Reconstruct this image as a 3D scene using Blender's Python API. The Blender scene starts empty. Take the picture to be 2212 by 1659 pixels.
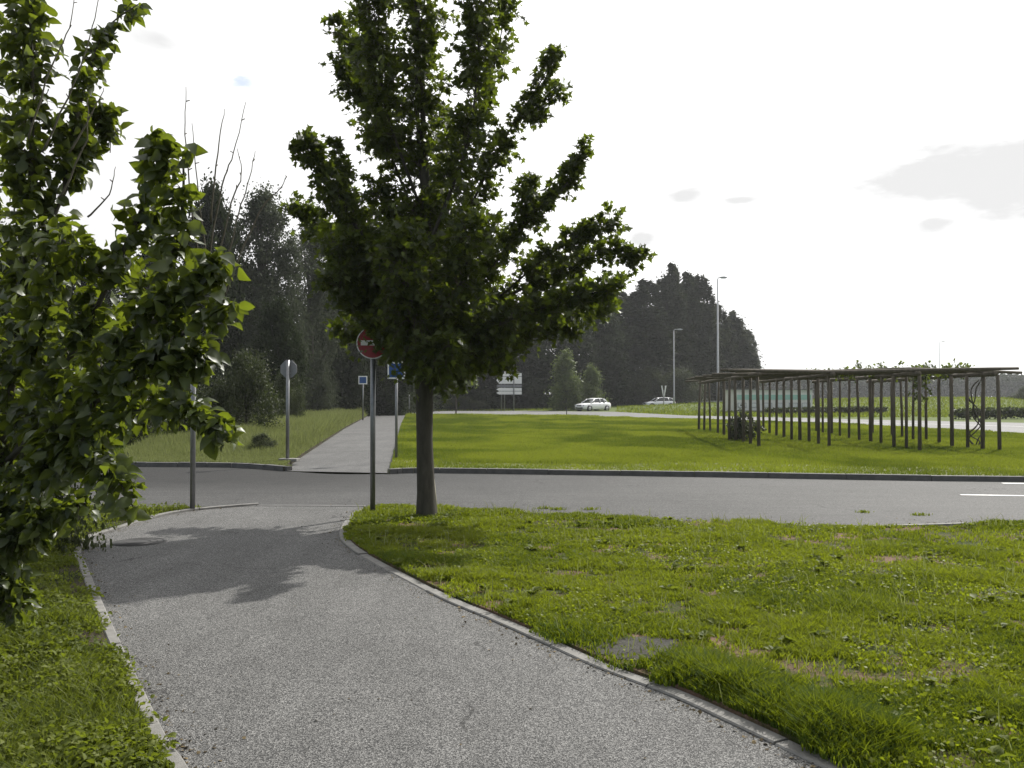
import bpy, bmesh, math, random
import numpy as np
from mathutils import Vector, Matrix

R = math.radians
rng = np.random.default_rng(7)
random.seed(7)
scene = bpy.context.scene
col = scene.collection

# ------------------------------------------------------------------ camera
F = 1916.0                      # focal length in pixels of a 2212 wide picture
EYE = 1.65
cd = bpy.data.cameras.new("camera")
cam = bpy.data.objects.new("camera", cd)
col.objects.link(cam)
cam.location = (0, 0, EYE)
PITCH = math.atan(27.5 / F)
cam.rotation_euler = (math.pi / 2 + PITCH, 0, 0)
cd.sensor_width = 36
cd.lens = 36 * F / 2212
cd.clip_start = 0.1
cd.clip_end = 6000
scene.camera = cam

# ------------------------------------------------------------------ light
SUN_EL, SUN_AZ = R(43), R(36)   # azimuth measured from +Y towards +X
sun_dir = Vector((math.sin(SUN_AZ) * math.cos(SUN_EL), math.cos(SUN_AZ) * math.cos(SUN_EL), math.sin(SUN_EL)))
sd = bpy.data.lights.new("sun", 'SUN')
sd.energy = 4.3
sd.angle = R(0.6)
sd.color = (1.0, 0.965, 0.90)
sun = bpy.data.objects.new("sun", sd)
sun.rotation_euler = (-sun_dir).to_track_quat('-Z', 'Y').to_euler()
col.objects.link(sun)
scene.view_settings.view_transform = 'Standard'
scene.view_settings.look = 'None'
scene.view_settings.exposure = 0.55
scene.view_settings.gamma = 1.0


class NT:
    """small helper round a node tree"""
    def __init__(s, nt):
        s.nt = nt
    def n(s, t, **kw):
        nd = s.nt.nodes.new(t)
        for k, v in kw.items():
            if k == 'ins':
                for a, b in v.items():
                    if isinstance(b, bpy.types.NodeSocket):
                        s.nt.links.new(b, nd.inputs[a])
                    else:
                        nd.inputs[a].default_value = b
            else:
                setattr(nd, k, v)
        return nd
    def math(s, op, a, b=0.0, clamp=False):
        nd = s.n('ShaderNodeMath', operation=op, ins={0: a, 1: b})
        nd.use_clamp = clamp
        return nd.outputs[0]
    def ramp(s, fac, stops):
        nd = s.n('ShaderNodeValToRGB', ins={0: fac})
        e = nd.color_ramp.elements
        while len(e) < len(stops):
            e.new(0.5)
        for el, (p, c) in zip(e, stops):
            el.position = p
            el.color = (*c, 1) if len(c) == 3 else c
        return nd.outputs[0]
    def mix(s, f, a, b):
        nd = s.n('ShaderNodeMix', data_type='RGBA', ins={0: f})
        for i, v in ((6, a), (7, b)):
            if isinstance(v, bpy.types.NodeSocket):
                s.nt.links.new(v, nd.inputs[i])
            else:
                nd.inputs[i].default_value = (*v, 1)
        return nd.outputs[2]
    def noise(s, vec, scale, detail=4, rough=.6):
        return s.n('ShaderNodeTexNoise', ins={'Vector': vec, 'Scale': scale, 'Detail': detail, 'Roughness': rough}).outputs[0]


def pix_dir(px, py):
    v = Vector(((px - 1106) / F, 1.0, -(py - 829.5) / F))
    c, s_ = math.cos(PITCH), math.sin(PITCH)
    return Vector((v.x, v.y * c - v.z * s_, v.y * s_ + v.z * c))

def G(px, py, h=0.0):
    """where the ray of a photo pixel meets the level ground of height h"""
    d = pix_dir(px, py)
    t = (h - EYE) / d.z
    return (d.x * t, d.y * t, h)

def P(px, py, z):
    """point at depth z along a photo pixel's ray"""
    d = pix_dir(px, py)
    t = z / d.y
    return Vector((d.x * t, z, EYE + d.z * t))


world = bpy.data.worlds.new("World")
scene.world = world
world.use_nodes = True
w = NT(world.node_tree)
world.node_tree.nodes.clear()
sky = w.n('ShaderNodeTexSky', sky_type='NISHITA')
sky.sun_disc = False
sky.sun_elevation = SUN_EL
sky.sun_rotation = SUN_AZ
bg_sky = w.n('ShaderNodeBackground', ins={'Color': sky.outputs[0], 'Strength': 0.1})
tc = w.n('ShaderNodeTexCoord').outputs['Generated']
dotn = lambda v: w.n('ShaderNodeVectorMath', operation='DOT_PRODUCT', ins={0: tc, 1: tuple(v)}).outputs['Value']
cl1 = w.noise(w.n('ShaderNodeMapping', ins={'Vector': tc, 'Scale': (1, 1, 2.6)}).outputs[0], 2.3, 7, .6)
cl2 = w.noise(w.n('ShaderNodeMapping', ins={'Vector': tc, 'Scale': (1, 1, 3.5)}).outputs[0], 5.0, 8, .62)
toward = dotn(sun_dir)                        # 1 towards the sun
glow = w.math('MULTIPLY', w.math('POWER', w.math('MAXIMUM', toward, 0.0), 1.6), 0.8)
# cover: thick veil of bright cloud towards the sun, broken cloud behind the camera
cover = w.math('ADD', w.math('MULTIPLY', toward, 1.3), w.math('MULTIPLY', w.math('SUBTRACT', cl1, 0.5), 5.0))
cover = w.math('ADD', cover, 0.8, True)
hole = dotn(pix_dir(528, 172).normalized())
holef = w.n('ShaderNodeMapRange', ins={'Value': w.math('ADD', hole, w.math('MULTIPLY', w.math('SUBTRACT', cl2, .5), .0016)), 'From Min': 0.99982, 'From Max': 0.99996, 'To Min': 1.0, 'To Max': 0.45})
cover = w.math('MULTIPLY', cover, holef.outputs[0])
bright = w.math('ADD', 0.45, glow)
warp = w.math('MULTIPLY', w.math('SUBTRACT', cl2, .5), 1.0)
def patch(px, py, rad, squash=1.0):
    """soft grey cloud base round a direction; rad in radians, edges torn by the cloud noise"""
    c = pix_dir(px, py).normalized()
    rel = w.n('ShaderNodeVectorMath', operation='SUBTRACT', ins={0: tc, 1: tuple(c)}).outputs[0]
    rel = w.n('ShaderNodeMapping', ins={'Vector': rel, 'Scale': (1, 1, squash)}).outputs[0]
    L = w.n('ShaderNodeVectorMath', operation='LENGTH', ins={0: rel}).outputs['Value']
    L = w.math('ADD', L, w.math('MULTIPLY', warp, rad * 3.2))
    return w.n('ShaderNodeMapRange', ins={'Value': L, 'From Min': rad * .35, 'From Max': rad * 1.25, 'To Min': 1.0, 'To Max': 0.0}).outputs[0]
dark = patch(2170, 385, .125, 1.7)
for q in ((2010, 480, .05, 2.0), (1480, 422, .045, 3.0), (1600, 432, .03, 4.0), (1385, 515, .02, 1.5), (340, 85, .04, 2.5)):
    dark = w.math('MAXIMUM', dark, patch(*q))
dark = w.math('MULTIPLY', dark, .95)
bright = w.math('MINIMUM', bright, 1.25)
bright = w.math('ADD', w.math('MULTIPLY', bright, w.math('SUBTRACT', 1.0, dark)), w.math('MULTIPLY', dark, .56))
bg_cl = w.n('ShaderNodeBackground', ins={'Color': (1.0, 1.0, 1.0, 1), 'Strength': bright})
mx = w.n('ShaderNodeMixShader', ins={0: cover, 1: bg_sky.outputs[0], 2: bg_cl.outputs[0]})
w.n('ShaderNodeOutputWorld', ins={'Surface': mx.outputs[0]})


# ------------------------------------------------------------------ helpers
def tag(o, label=None, cat=None, group=None, kind=None):
    if label: o['label'] = label
    if cat: o['category'] = cat
    if group: o['group'] = group
    if kind: o['kind'] = kind
    return o

def link(name, me, m=None, parent=None):
    o = bpy.data.objects.new(name, me)
    col.objects.link(o)
    if m is not None:
        for mm in (m if isinstance(m, (list, tuple)) else [m]):
            me.materials.append(mm)
    if parent is not None:
        o.parent = parent
    return o

def empty(name, loc=(0, 0, 0), rz=0.0):
    o = bpy.data.objects.new(name, None)
    col.objects.link(o)
    o.location = loc
    o.rotation_euler = (0, 0, rz)
    o.empty_display_size = .2
    return o

def fast_mesh(name, verts, tris, tint=None, smooth=False):
    me = bpy.data.meshes.new(name)
    verts = np.asarray(verts, dtype=np.float32)
    tris = np.asarray(tris, dtype=np.int32)
    me.vertices.add(len(verts)); me.vertices.foreach_set('co', verts.ravel())
    me.loops.add(tris.size); me.loops.foreach_set('vertex_index', tris.ravel())
    me.polygons.add(len(tris))
    me.polygons.foreach_set('loop_start', np.arange(0, tris.size, 3, dtype=np.int32))
    if smooth:
        me.polygons.foreach_set('use_smooth', np.ones(len(tris), dtype=bool))
    if tint is not None:
        a = me.attributes.new('tint', 'FLOAT', 'POINT')
        a.data.foreach_set('value', np.asarray(tint, dtype=np.float32))
    me.update(calc_edges=True)
    return me

class Tubes:
    def __init__(s):
        s.v = []; s.t = []; s.n = 0
    def add(s, pts, radii, seg=6, cap=True):
        pts = [Vector(p) for p in pts]
        if not hasattr(radii, '__len__'):
            radii = [radii] * len(pts)
        d0 = (pts[1] - pts[0]).normalized()
        u = d0.orthogonal().normalized()
        base = s.n
        for i, p in enumerate(pts):
            a = pts[max(0, i - 1)]; b = pts[min(len(pts) - 1, i + 1)]
            d = (b - a).normalized()
            u = (u - d * u.dot(d))
            u = u.normalized() if u.length > 1e-6 else d.orthogonal().normalized()
            vv = d.cross(u)
            for k in range(seg):
                an = 2 * math.pi * k / seg
                s.v.append(p + (u * math.cos(an) + vv * math.sin(an)) * radii[i])
        s.n += seg * len(pts)
        for i in range(len(pts) - 1):
            for k in range(seg):
                a = base + i * seg + k; b = base + i * seg + (k + 1) % seg
                c = a + seg; d = b + seg
                s.t += [(a, b, d), (a, d, c)]
        if cap:
            for i, rev in ((0, True), (len(pts) - 1, False)):
                c = base + i * seg
                for k in range(1, seg - 1):
                    s.t.append((c, c + k + 1, c + k) if rev else (c, c + k, c + k + 1))
    def mesh(s, name, smooth=True):
        return fast_mesh(name, [tuple(v) for v in s.v], s.t, smooth=smooth)

class Boxes:
    """collects boxes / prisms in one bmesh"""
    def __init__(s):
        s.bm = bmesh.new()
    def box(s, c, size, rot=None):
        m = Matrix.Translation(Vector(c)) @ (rot.to_4x4() if rot is not None else Matrix.Identity(4)) @ Matrix.Diagonal((*size, 1))
        bmesh.ops.create_cube(s.bm, size=1, matrix=m)
        return s
    def prism(s, outline, y0, y1, mat=None):
        """outline in x,z extruded along y"""
        f = [s.bm.verts.new((x, y0, z)) for x, z in outline]
        b = [s.bm.verts.new((x, y1, z)) for x, z in outline]
        n = len(f)
        s.bm.faces.new(f); s.bm.faces.new(b[::-1])
        for i in range(n):
            s.bm.faces.new((f[i], b[i], b[(i + 1) % n], f[(i + 1) % n]))
        return s
    def build(s, name, m, parent=None, bevel=0.0, smooth=False):
        bmesh.ops.recalc_face_normals(s.bm, faces=s.bm.faces)
        if bevel > 0:
            bmesh.ops.bevel(s.bm, geom=list(s.bm.edges), offset=bevel, segments=2, affect='EDGES', profile=.6)
        me = bpy.data.meshes.new(name)
        s.bm.to_mesh(me); s.bm.free()
        if smooth:
            for p in me.polygons: p.use_smooth = True
        return link(name, me, m, parent)

def polygon_sheet(name, pts, m, z=None, kind='structure', thick=0.0):
    bm = bmesh.new()
    vs = [bm.verts.new((p[0], p[1], p[2] if z is None else z)) for p in pts]
    f = bm.faces.new(vs)
    if f.normal.z < 0:
        f.normal_flip()
    if thick:
        r = bmesh.ops.extrude_face_region(bm, geom=[f])
        bmesh.ops.translate(bm, verts=[g for g in r['geom'] if isinstance(g, bmesh.types.BMVert)], vec=(0, 0, -thick))
    bmesh.ops.triangulate(bm, faces=bm.faces)
    bmesh.ops.recalc_face_normals(bm, faces=bm.faces)
    me = bpy.data.meshes.new(name); bm.to_mesh(me); bm.free()
    o = link(name, me, m)
    if kind: o['kind'] = kind
    return o

def smooth_line(pts, n=6):
    """Catmull-Rom through the points"""
    pts = [Vector(p) for p in pts]
    out = []
    for i in range(len(pts) - 1):
        p0 = pts[max(i - 1, 0)]; p1 = pts[i]; p2 = pts[i + 1]; p3 = pts[min(i + 2, len(pts) - 1)]
        for k in range(n):
            t = k / n
            out.append(.5 * ((2 * p1) + (p2 - p0) * t + (2 * p0 - 5 * p1 + 4 * p2 - p3) * t * t + (3 * p1 - p0 - 3 * p2 + p3) * t ** 3))
    out.append(pts[-1])
    return out

def inside(poly, x, y):
    poly = [(p[0], p[1]) for p in poly]
    r = np.zeros(len(x), dtype=bool)
    j = len(poly) - 1
    for i in range(len(poly)):
        xi, yi = poly[i]; xj, yj = poly[j]
        if yi != yj:
            c = ((yi > y) != (yj > y)) & (x < (xj - xi) * (y - yi) / (yj - yi) + xi)
            r ^= c
        j = i
    return r

def vnoise(x, y, scale, seed=0):
    """smooth value noise on arrays"""
    g = np.random.default_rng(seed).random((64, 64))
    u = np.asarray(x) * scale; v = np.asarray(y) * scale
    iu = np.floor(u).astype(int); iv = np.floor(v).astype(int)
    fu = u - iu; fv = v - iv
    fu = fu * fu * (3 - 2 * fu); fv = fv * fv * (3 - 2 * fv)
    q = lambda a, b: g[a % 64, b % 64]
    return (q(iu, iv) * (1 - fu) * (1 - fv) + q(iu + 1, iv) * fu * (1 - fv) + q(iu, iv + 1) * (1 - fu) * fv + q(iu + 1, iv + 1) * fu * fv)


# ------------------------------------------------------------------ materials
def new_mat(name):
    m = bpy.data.materials.new(name)
    m.use_nodes = True
    m.node_tree.nodes.clear()
    return m, NT(m.node_tree)

def plain(name, c, rough=.5, metal=0.0, var=.12, scale=8.0, spec=.5, bump=0.0, bscale=60):
    m, t = new_mat(name)
    v = t.n('ShaderNodeTexCoord').outputs['Object']
    n = t.noise(v, scale, 5)
    lo = tuple(x * (1 - var) for x in c); hi = tuple(min(1, x * (1 + var)) for x in c)
    cc = t.ramp(n, [(.3, lo), (.7, hi)])
    b = t.n('ShaderNodeBsdfPrincipled', ins={'Base Color': cc, 'Roughness': rough, 'Metallic': metal, 'Specular IOR Level': spec})
    if bump:
        bn = t.n('ShaderNodeBump', ins={'Strength': bump, 'Distance': .01, 'Height': t.noise(v, bscale, 4)})
        t.nt.links.new(bn.outputs[0], b.inputs['Normal'])
    t.n('ShaderNodeOutputMaterial', ins={'Surface': b.outputs[0]})
    return m

def foliage(name, c1, c2, trans, tmix=.45, rough=.5, spec=.35):
    """leaf: diffuse front with light coming through; the tint attribute picks a hue leaf by leaf"""
    m, t = new_mat(name)
    a = t.n('ShaderNodeAttribute', attribute_name='tint').outputs['Fac']
    cc = t.ramp(a, [(0, c1), (1, c2)])
    b = t.n('ShaderNodeBsdfPrincipled', ins={'Base Color': cc, 'Roughness': rough, 'Specular IOR Level': spec})
    tcol = t.ramp(a, [(0, tuple(x * .75 for x in trans)), (1, tuple(min(1, x * 1.3) for x in trans))])
    tr = t.n('ShaderNodeBsdfTranslucent', ins={'Color': tcol})
    mx = t.n('ShaderNodeMixShader', ins={0: tmix, 1: b.outputs[0], 2: tr.outputs[0]})
    t.n('ShaderNodeOutputMaterial', ins={'Surface': mx.outputs[0]})
    return m

def bark(name, c, scale=14):
    m, t = new_mat(name)
    v = t.n('ShaderNodeTexCoord').outputs['Object']
    mp = t.n('ShaderNodeMapping', ins={'Vector': v, 'Scale': (1, 1, .22)}).outputs[0]
    n = t.noise(mp, scale, 7, .7)
    n2 = t.noise(v, 2.5, 3)
    cc = t.ramp(n, [(.3, tuple(x * .5 for x in c)), (.7, tuple(x * 1.35 for x in c))])
    cc = t.mix(t.math('MULTIPLY', n2, .5), cc, (c[0] * .9, c[1] * 1.05, c[2] * .7))
    b = t.n('ShaderNodeBsdfPrincipled', ins={'Base Color': cc, 'Roughness': .85, 'Specular IOR Level': .2})
    bn = t.n('ShaderNodeBump', ins={'Strength': .8, 'Distance': .02, 'Height': n})
    t.nt.links.new(bn.outputs[0], b.inputs['Normal'])
    t.n('ShaderNodeOutputMaterial', ins={'Surface': b.outputs[0]})
    return m

def asphalt(name, base, grain_lo, grain_hi, gscale, blotch=.25, rough=.75, patchpoly=None):
    m, t = new_mat(name)
    v = t.n('ShaderNodeTexCoord').outputs['Object']
    vor = t.n('ShaderNodeTexVoronoi', feature='F1', ins={'Vector': v, 'Scale': gscale})
    g = t.n('ShaderNodeSeparateColor', ins={0: vor.outputs['Color']}).outputs[0]
    gc = t.ramp(g, [(0, (grain_lo,) * 3), (.28, (grain_lo * 1.25,) * 3), (.6, (base, base * .99, base * .96)), (1, (grain_hi, grain_hi * .985, grain_hi * .95))])
    fine = t.noise(v, gscale * 2.2, 3, .7)
    big = t.noise(v, .55, 6, .62)
    mid = t.noise(v, 4.5, 5, .7)
    k = t.math('ADD', t.math('MULTIPLY', t.math('SUBTRACT', big, .5), blotch * 2.2), t.math('MULTIPLY', t.math('SUBTRACT', mid, .5), blotch * 1.2))
    k = t.math('ADD', k, t.math('ADD', .78, t.math('MULTIPLY', fine, .44)))
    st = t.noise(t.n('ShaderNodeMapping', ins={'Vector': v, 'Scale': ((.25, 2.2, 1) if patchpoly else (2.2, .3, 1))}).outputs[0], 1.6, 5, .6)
    k = t.math('ADD', k, t.math('MULTIPLY', t.math('SUBTRACT', st, .5), .55))
    wv = t.n('ShaderNodeVectorMath', operation='ADD', ins={0: v, 1: t.n('ShaderNodeVectorMath', operation='SCALE', ins={0: t.n('ShaderNodeTexNoise', ins={'Vector': v, 'Scale': 2.5, 'Detail': 4}).outputs['Color'], 'Scale': .5}).outputs[0]}).outputs[0]
    ck = t.n('ShaderNodeTexVoronoi', feature='DISTANCE_TO_EDGE', ins={'Vector': wv, 'Scale': .42}).outputs['Distance']
    cm = t.n('ShaderNodeMapRange', ins={'Value': ck, 'From Min': .002, 'From Max': .007, 'To Min': 1.0, 'To Max': 0.0}).outputs[0]
    cm = t.math('MULTIPLY', cm, t.math('GREATER_THAN', t.noise(v, .8, 2), .55))
    k = t.math('MULTIPLY', k, t.math('SUBTRACT', 1.0, t.math('MULTIPLY', cm, .5)))
    if patchpoly is not None:          # darker along the far side of the road, strongest towards the left
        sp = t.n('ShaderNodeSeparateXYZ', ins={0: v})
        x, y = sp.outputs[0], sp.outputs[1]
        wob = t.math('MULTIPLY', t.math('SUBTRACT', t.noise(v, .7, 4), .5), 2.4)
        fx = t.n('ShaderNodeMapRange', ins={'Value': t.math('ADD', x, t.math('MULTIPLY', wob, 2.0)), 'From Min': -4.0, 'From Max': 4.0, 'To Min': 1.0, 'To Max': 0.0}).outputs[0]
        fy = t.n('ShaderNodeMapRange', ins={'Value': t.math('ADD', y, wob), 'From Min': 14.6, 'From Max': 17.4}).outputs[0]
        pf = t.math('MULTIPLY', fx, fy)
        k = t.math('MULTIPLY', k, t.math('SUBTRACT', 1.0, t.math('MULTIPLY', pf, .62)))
    hs = t.n('ShaderNodeVectorMath', operation='SCALE', ins={0: gc, 'Scale': k})
    b = t.n('ShaderNodeBsdfPrincipled', ins={'Base Color': hs.outputs[0], 'Roughness': rough, 'Specular IOR Level': .18})
    bn = t.n('ShaderNodeBump', ins={'Strength': .55, 'Distance': .006, 'Height': vor.outputs['Distance']})
    t.nt.links.new(bn.outputs[0], b.inputs['Normal'])
    t.n('ShaderNodeOutputMaterial', ins={'Surface': b.outputs[0]})
    return m

def soil(name, greenlo, greenhi, earth, amount=.45, scale=1.0):
    """turf and earth seen between the blades"""
    m, t = new_mat(name)
    v = t.n('ShaderNodeTexCoord').outputs['Object']
    a = t.noise(v, 1.3 * scale, 7, .65)
    b_ = t.noise(v, 14 * scale, 6, .75)
    c_ = t.noise(v, 70 * scale, 4, .7)
    g = t.ramp(t.math('ADD', t.math('MULTIPLY', b_, .6), t.math('MULTIPLY', c_, .4)), [(.3, greenlo), (.7, greenhi)])
    e = t.ramp(c_, [(.3, tuple(x * .6 for x in earth)), (.7, tuple(x * 1.3 for x in earth))])
    f = t.ramp(t.math('ADD', t.math('MULTIPLY', a, .65), t.math('MULTIPLY', b_, .35)), [(amount, (0, 0, 0)), (amount + .12, (1, 1, 1))])
    cc = t.mix(f, e, g)
    bs = t.n('ShaderNodeBsdfPrincipled', ins={'Base Color': cc, 'Roughness': .95, 'Specular IOR Level': .1})
    bn = t.n('ShaderNodeBump', ins={'Strength': .9, 'Distance': .03, 'Height': b_})
    t.nt.links.new(bn.outputs[0], bs.inputs['Normal'])
    t.n('ShaderNodeOutputMaterial', ins={'Surface': bs.outputs[0]})
    return m

M = {}
M['path'] = asphalt('path_asphalt', .102, .03, .245, 185, .34)
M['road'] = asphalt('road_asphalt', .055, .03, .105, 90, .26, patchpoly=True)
M['far_road'] = asphalt('far_road_asphalt', .13, .10, .18, 40, .2)
M['far_path'] = asphalt('far_path_asphalt', .085, .055, .14, 60, .45)
M['earth'] = soil('terrain_turf', (.05, .07, .02), (.12, .15, .045), (.16, .13, .09), .22, .6)
M['lawn'] = soil('near_turf', (.022, .03, .008), (.06, .075, .02), (.17, .11, .08), .42)
M['far_lawn'] = soil('far_turf', (.075, .10, .03), (.15, .165, .06), (.20, .19, .13), .40, .8)
M['weedsoil'] = soil('weed_soil', (.012, .016, .006), (.035, .042, .014), (.06, .05, .035), .45)
M['concrete'] = plain('edging_concrete', (.165, .16, .15), .85, var=.28, scale=9, bump=.5, bscale=120)
M['kerb'] = plain('kerb_granite', (.09, .088, .085), .85, var=.25, scale=6, bump=.5, bscale=90)
M['paint'] = plain('road_paint', (.72, .72, .70), .6, var=.15, scale=12)
M['grass'] = foliage('grass_blade', (.035, .085, .008), (.195, .205, .03), (.215, .26, .010), .45, .55, .22)
M['grass_far'] = foliage('far_grass_blade', (.045, .095, .010), (.185, .20, .03), (.18, .22, .015), .4, .6, .2)
M['dry_grass'] = foliage('dry_grass_blade', (.085, .11, .035), (.25, .26, .11), (.20, .23, .07), .35, .7, .2)
M['weed'] = foliage('weed_leaf', (.03, .055, .010), (.14, .16, .03), (.17, .21, .015), .40, .6, .18)
M['tree_leaf'] = foliage('maple_leaf', (.012, .019, .006), (.038, .052, .011), (.17, .23, .012), .34, .5, .3)
M['shrub_leaf'] = foliage('lilac_leaf', (.013, .024, .008), (.066, .086, .028), (.18, .23, .014), .34, .42, .42)
M['bush_leaf'] = foliage('bush_leaf', (.016, .022, .009), (.06, .07, .03), (.06, .08, .02), .28, .6, .22)
M['wood_leaf'] = foliage('woodland_leaf', (.017, .024, .010), (.036, .047, .020), (.03, .045, .012), .25, .8, .06)
M['willow_leaf'] = foliage('willow_leaf', (.034, .042, .027), (.08, .09, .058), (.06, .075, .038), .3, .8, .08)
M['poplar_leaf'] = foliage('poplar_leaf', (.022, .029, .015), (.056, .066, .036), (.04, .05, .02), .28, .8, .07)
M['fresh_leaf'] = foliage('fresh_leaf', (.06, .085, .025), (.12, .15, .05), (.12, .16, .03), .35, .55, .25)
M['bark'] = bark('tree_bark', (.058, .052, .044))
M['twig'] = bark('twig_bark', (.11, .095, .08), 30)
M['galv'] = plain('galvanised_steel', (.22, .225, .23), .42, .75, var=.12, scale=20)
M['alu'] = plain('aluminium_back', (.20, .205, .21), .6, .2, var=.1, scale=6)
M['red'] = plain('sign_red', (.26, .006, .012), .4, var=.08)
M['white'] = plain('sign_white', (.78, .78, .76), .4, var=.05)
M['blue'] = plain('sign_blue', (.015, .07, .24), .4, var=.08)
M['timber'] = bark('weathered_timber', (.10, .083, .07), 10)
M['stake'] = bark('pale_stake_wood', (.34, .31, .26), 12)
M['car_white'] = plain('car_paint_white', (.80, .80, .80), .22, .0, var=.02, spec=.6)
M['car_silver'] = plain('car_paint_silver', (.62, .63, .65), .25, .3, var=.03, spec=.6)
M['glass'] = plain('dark_glass', (.015, .018, .02), .08, 0, var=.05, spec=.8)
M['tyre'] = plain('tyre_rubber', (.02, .02, .02), .8)
M['rim'] = plain('wheel_rim', (.45, .45, .46), .35, .7)
M['plastic'] = plain('black_plastic', (.03, .03, .03), .6)
M['lens'] = plain('lamp_lens', (.6, .62, .64), .15, .2, spec=.8)
M['wall'] = plain('white_wall', (.62, .62, .60), .7, var=.08, scale=2)
M['teal'] = plain('pale_teal_cladding', (.28, .48, .42), .5, var=.08)
M['roof'] = plain('grey_roof', (.2, .2, .2), .7)
M['lamp_post'] = plain('painted_lamp_post', (.34, .35, .36), .5, .3)
M['litter'] = foliage('litter', (.025, .02, .012), (.16, .12, .06), (.05, .04, .02), .1, .8, .2)
M['iron'] = plain('cast_iron', (.035, .034, .033), .65, .3, var=.3, scale=20)
M['gravel'] = soil('bare_gravel', (.05, .05, .045), (.12, .115, .105), (.08, .075, .065), .4, 3)

# ------------------------------------------------------------------ the ground
def height(x, y):
    m = 1.55 * math.exp(-(((x - 62) / 38) ** 2 + ((y - 128) / 26) ** 2))
    m += .55 * math.exp(-(((x - 24) / 11) ** 2 + ((y - 108) / 5.5) ** 2))
    return m - .04

xs = sorted(set([round(v, 2) for v in list(np.linspace(-40, 110, 76)) + [-2500, -1200, -600, -300, -150, -90, -60, 140, 180, 260, 400, 700, 1300, 2600]]))
ys = sorted(set([round(v, 2) for v in list(np.linspace(-6, 180, 94)) + [-40, -15, 210, 260, 340, 480, 700, 1100, 1800, 3200]]))
vv = [(x, y, height(x, y)) for y in ys for x in xs]
nx = len(xs); tt = []
for j in range(len(ys) - 1):
    for i in range(nx - 1):
        a = j * nx + i
        tt += [(a, a + 1, a + nx + 1), (a, a + nx + 1, a + nx)]
g = link('ground', fast_mesh('ground', vv, tt, smooth=True), M['earth']); g['kind'] = 'structure'

# road across the picture (z 0), then the cycle path a few mm above it
road_near = [(-14.0, 12.9, 0), G(330, 1104), G(560, 1094), G(800, 1094), G(950, 1105), G(1150, 1113), G(1400, 1127), G(1650, 1137), G(1850, 1145), G(2050, 1142), G(2300, 1134), (16, 11.2, 0), (40, 11.0, 0)]
road_far = [(-40, 19.9, 0), G(0, 1006), G(250, 1008), G(500, 1010), G(620, 1018), G(720, 1024), G(840, 1024), G(950, 1022), G(1500, 1030), G(2212, 1041), (18, 17.1, 0), (40, 16.0, 0)]
near_l = smooth_line(road_near, 4); far_l = smooth_line(road_far, 4)
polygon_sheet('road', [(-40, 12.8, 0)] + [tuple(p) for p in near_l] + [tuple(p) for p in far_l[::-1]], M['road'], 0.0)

left_edge = [G(480, 1800), G(400, 1659), G(358, 1600), G(305, 1490), G(262, 1400), G(222, 1310), G(187, 1225), G(175, 1195), G(192, 1166), G(260, 1143), G(340, 1119), G(430, 1103), G(560, 1092)]
right_edge = [G(2080, 1800), G(1770, 1659), G(1600, 1578), G(1450, 1508), G(1290, 1446), G(1180, 1396), G(1050, 1338), G(960, 1300), G(880, 1258), G(800, 1215), G(750, 1183), G(733, 1158), G(742, 1130), G(768, 1108), G(810, 1094)]
le = smooth_line(left_edge, 5); re_ = smooth_line(right_edge, 5)
polygon_sheet('cycle_path', [tuple(p) for p in le] + [tuple(p) for p in re_[::-1]], M['path'], 0.006)

# turf beside the path (right) and weedy verge (left), both a little higher than the asphalt
def offset(line, d):
    out = []
    for i, p in enumerate(line):
        t = (line[min(i + 1, len(line) - 1)] - line[max(i - 1, 0)]).normalized()
        out.append(p + Vector((-t.y, t.x, 0)) * d)
    return out
re_o = offset(re_, -.10); le_o = offset(le, .074)
right_lawn = [tuple(p) for p in re_o] + [tuple(p) for p in near_l if p.x > re_[-1].x + .05] + [(40, -2, 0), (G(2080, 1800)[0], -2, 0)]
lawn_top = .035
polygon_sheet('lawn', right_lawn, M['lawn'], lawn_top, thick=.06)
left_verge = [tuple(p) for p in le_o[:-3]] + [G(330, 1104), (-14, 12.7, 0), (-40, 12.6, 0), (-40, -2, 0), (G(480, 1800)[0], -2, 0)]
polygon_sheet('verge', left_verge, M['weedsoil'], .03, thick=.06)

# concrete edging strips: single stones with open joints
def edging(line, width, side, zt, name, lift=.012, stone=.95, skip=()):
    b = Boxes()
    pts = [Vector((p[0], p[1], 0)) for p in line]
    acc = 0; seg = [pts[0]]; k = 0
    r = random.Random(3)
    for a, c in zip(pts[:-1], pts[1:]):
        L = (c - a).length
        while acc + L >= stone:
            t = (stone - acc) / L
            p = a.lerp(c, t)
            seg.append(p)
            if k not in skip:
                one(b, seg, width, side, zt + r.uniform(-.006, .006))
            k += 1
            d = (c - a).normalized()
            a = p + d * .012; seg = [a]; L = (c - a).length; acc = 0
        acc += L; seg.append(c)
    if len(seg) > 1 and acc > .1: one(b, seg, width, side, zt)
    o = b.build(name, M['concrete'], bevel=0.0)
    o['kind'] = 'structure'
    return o

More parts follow.
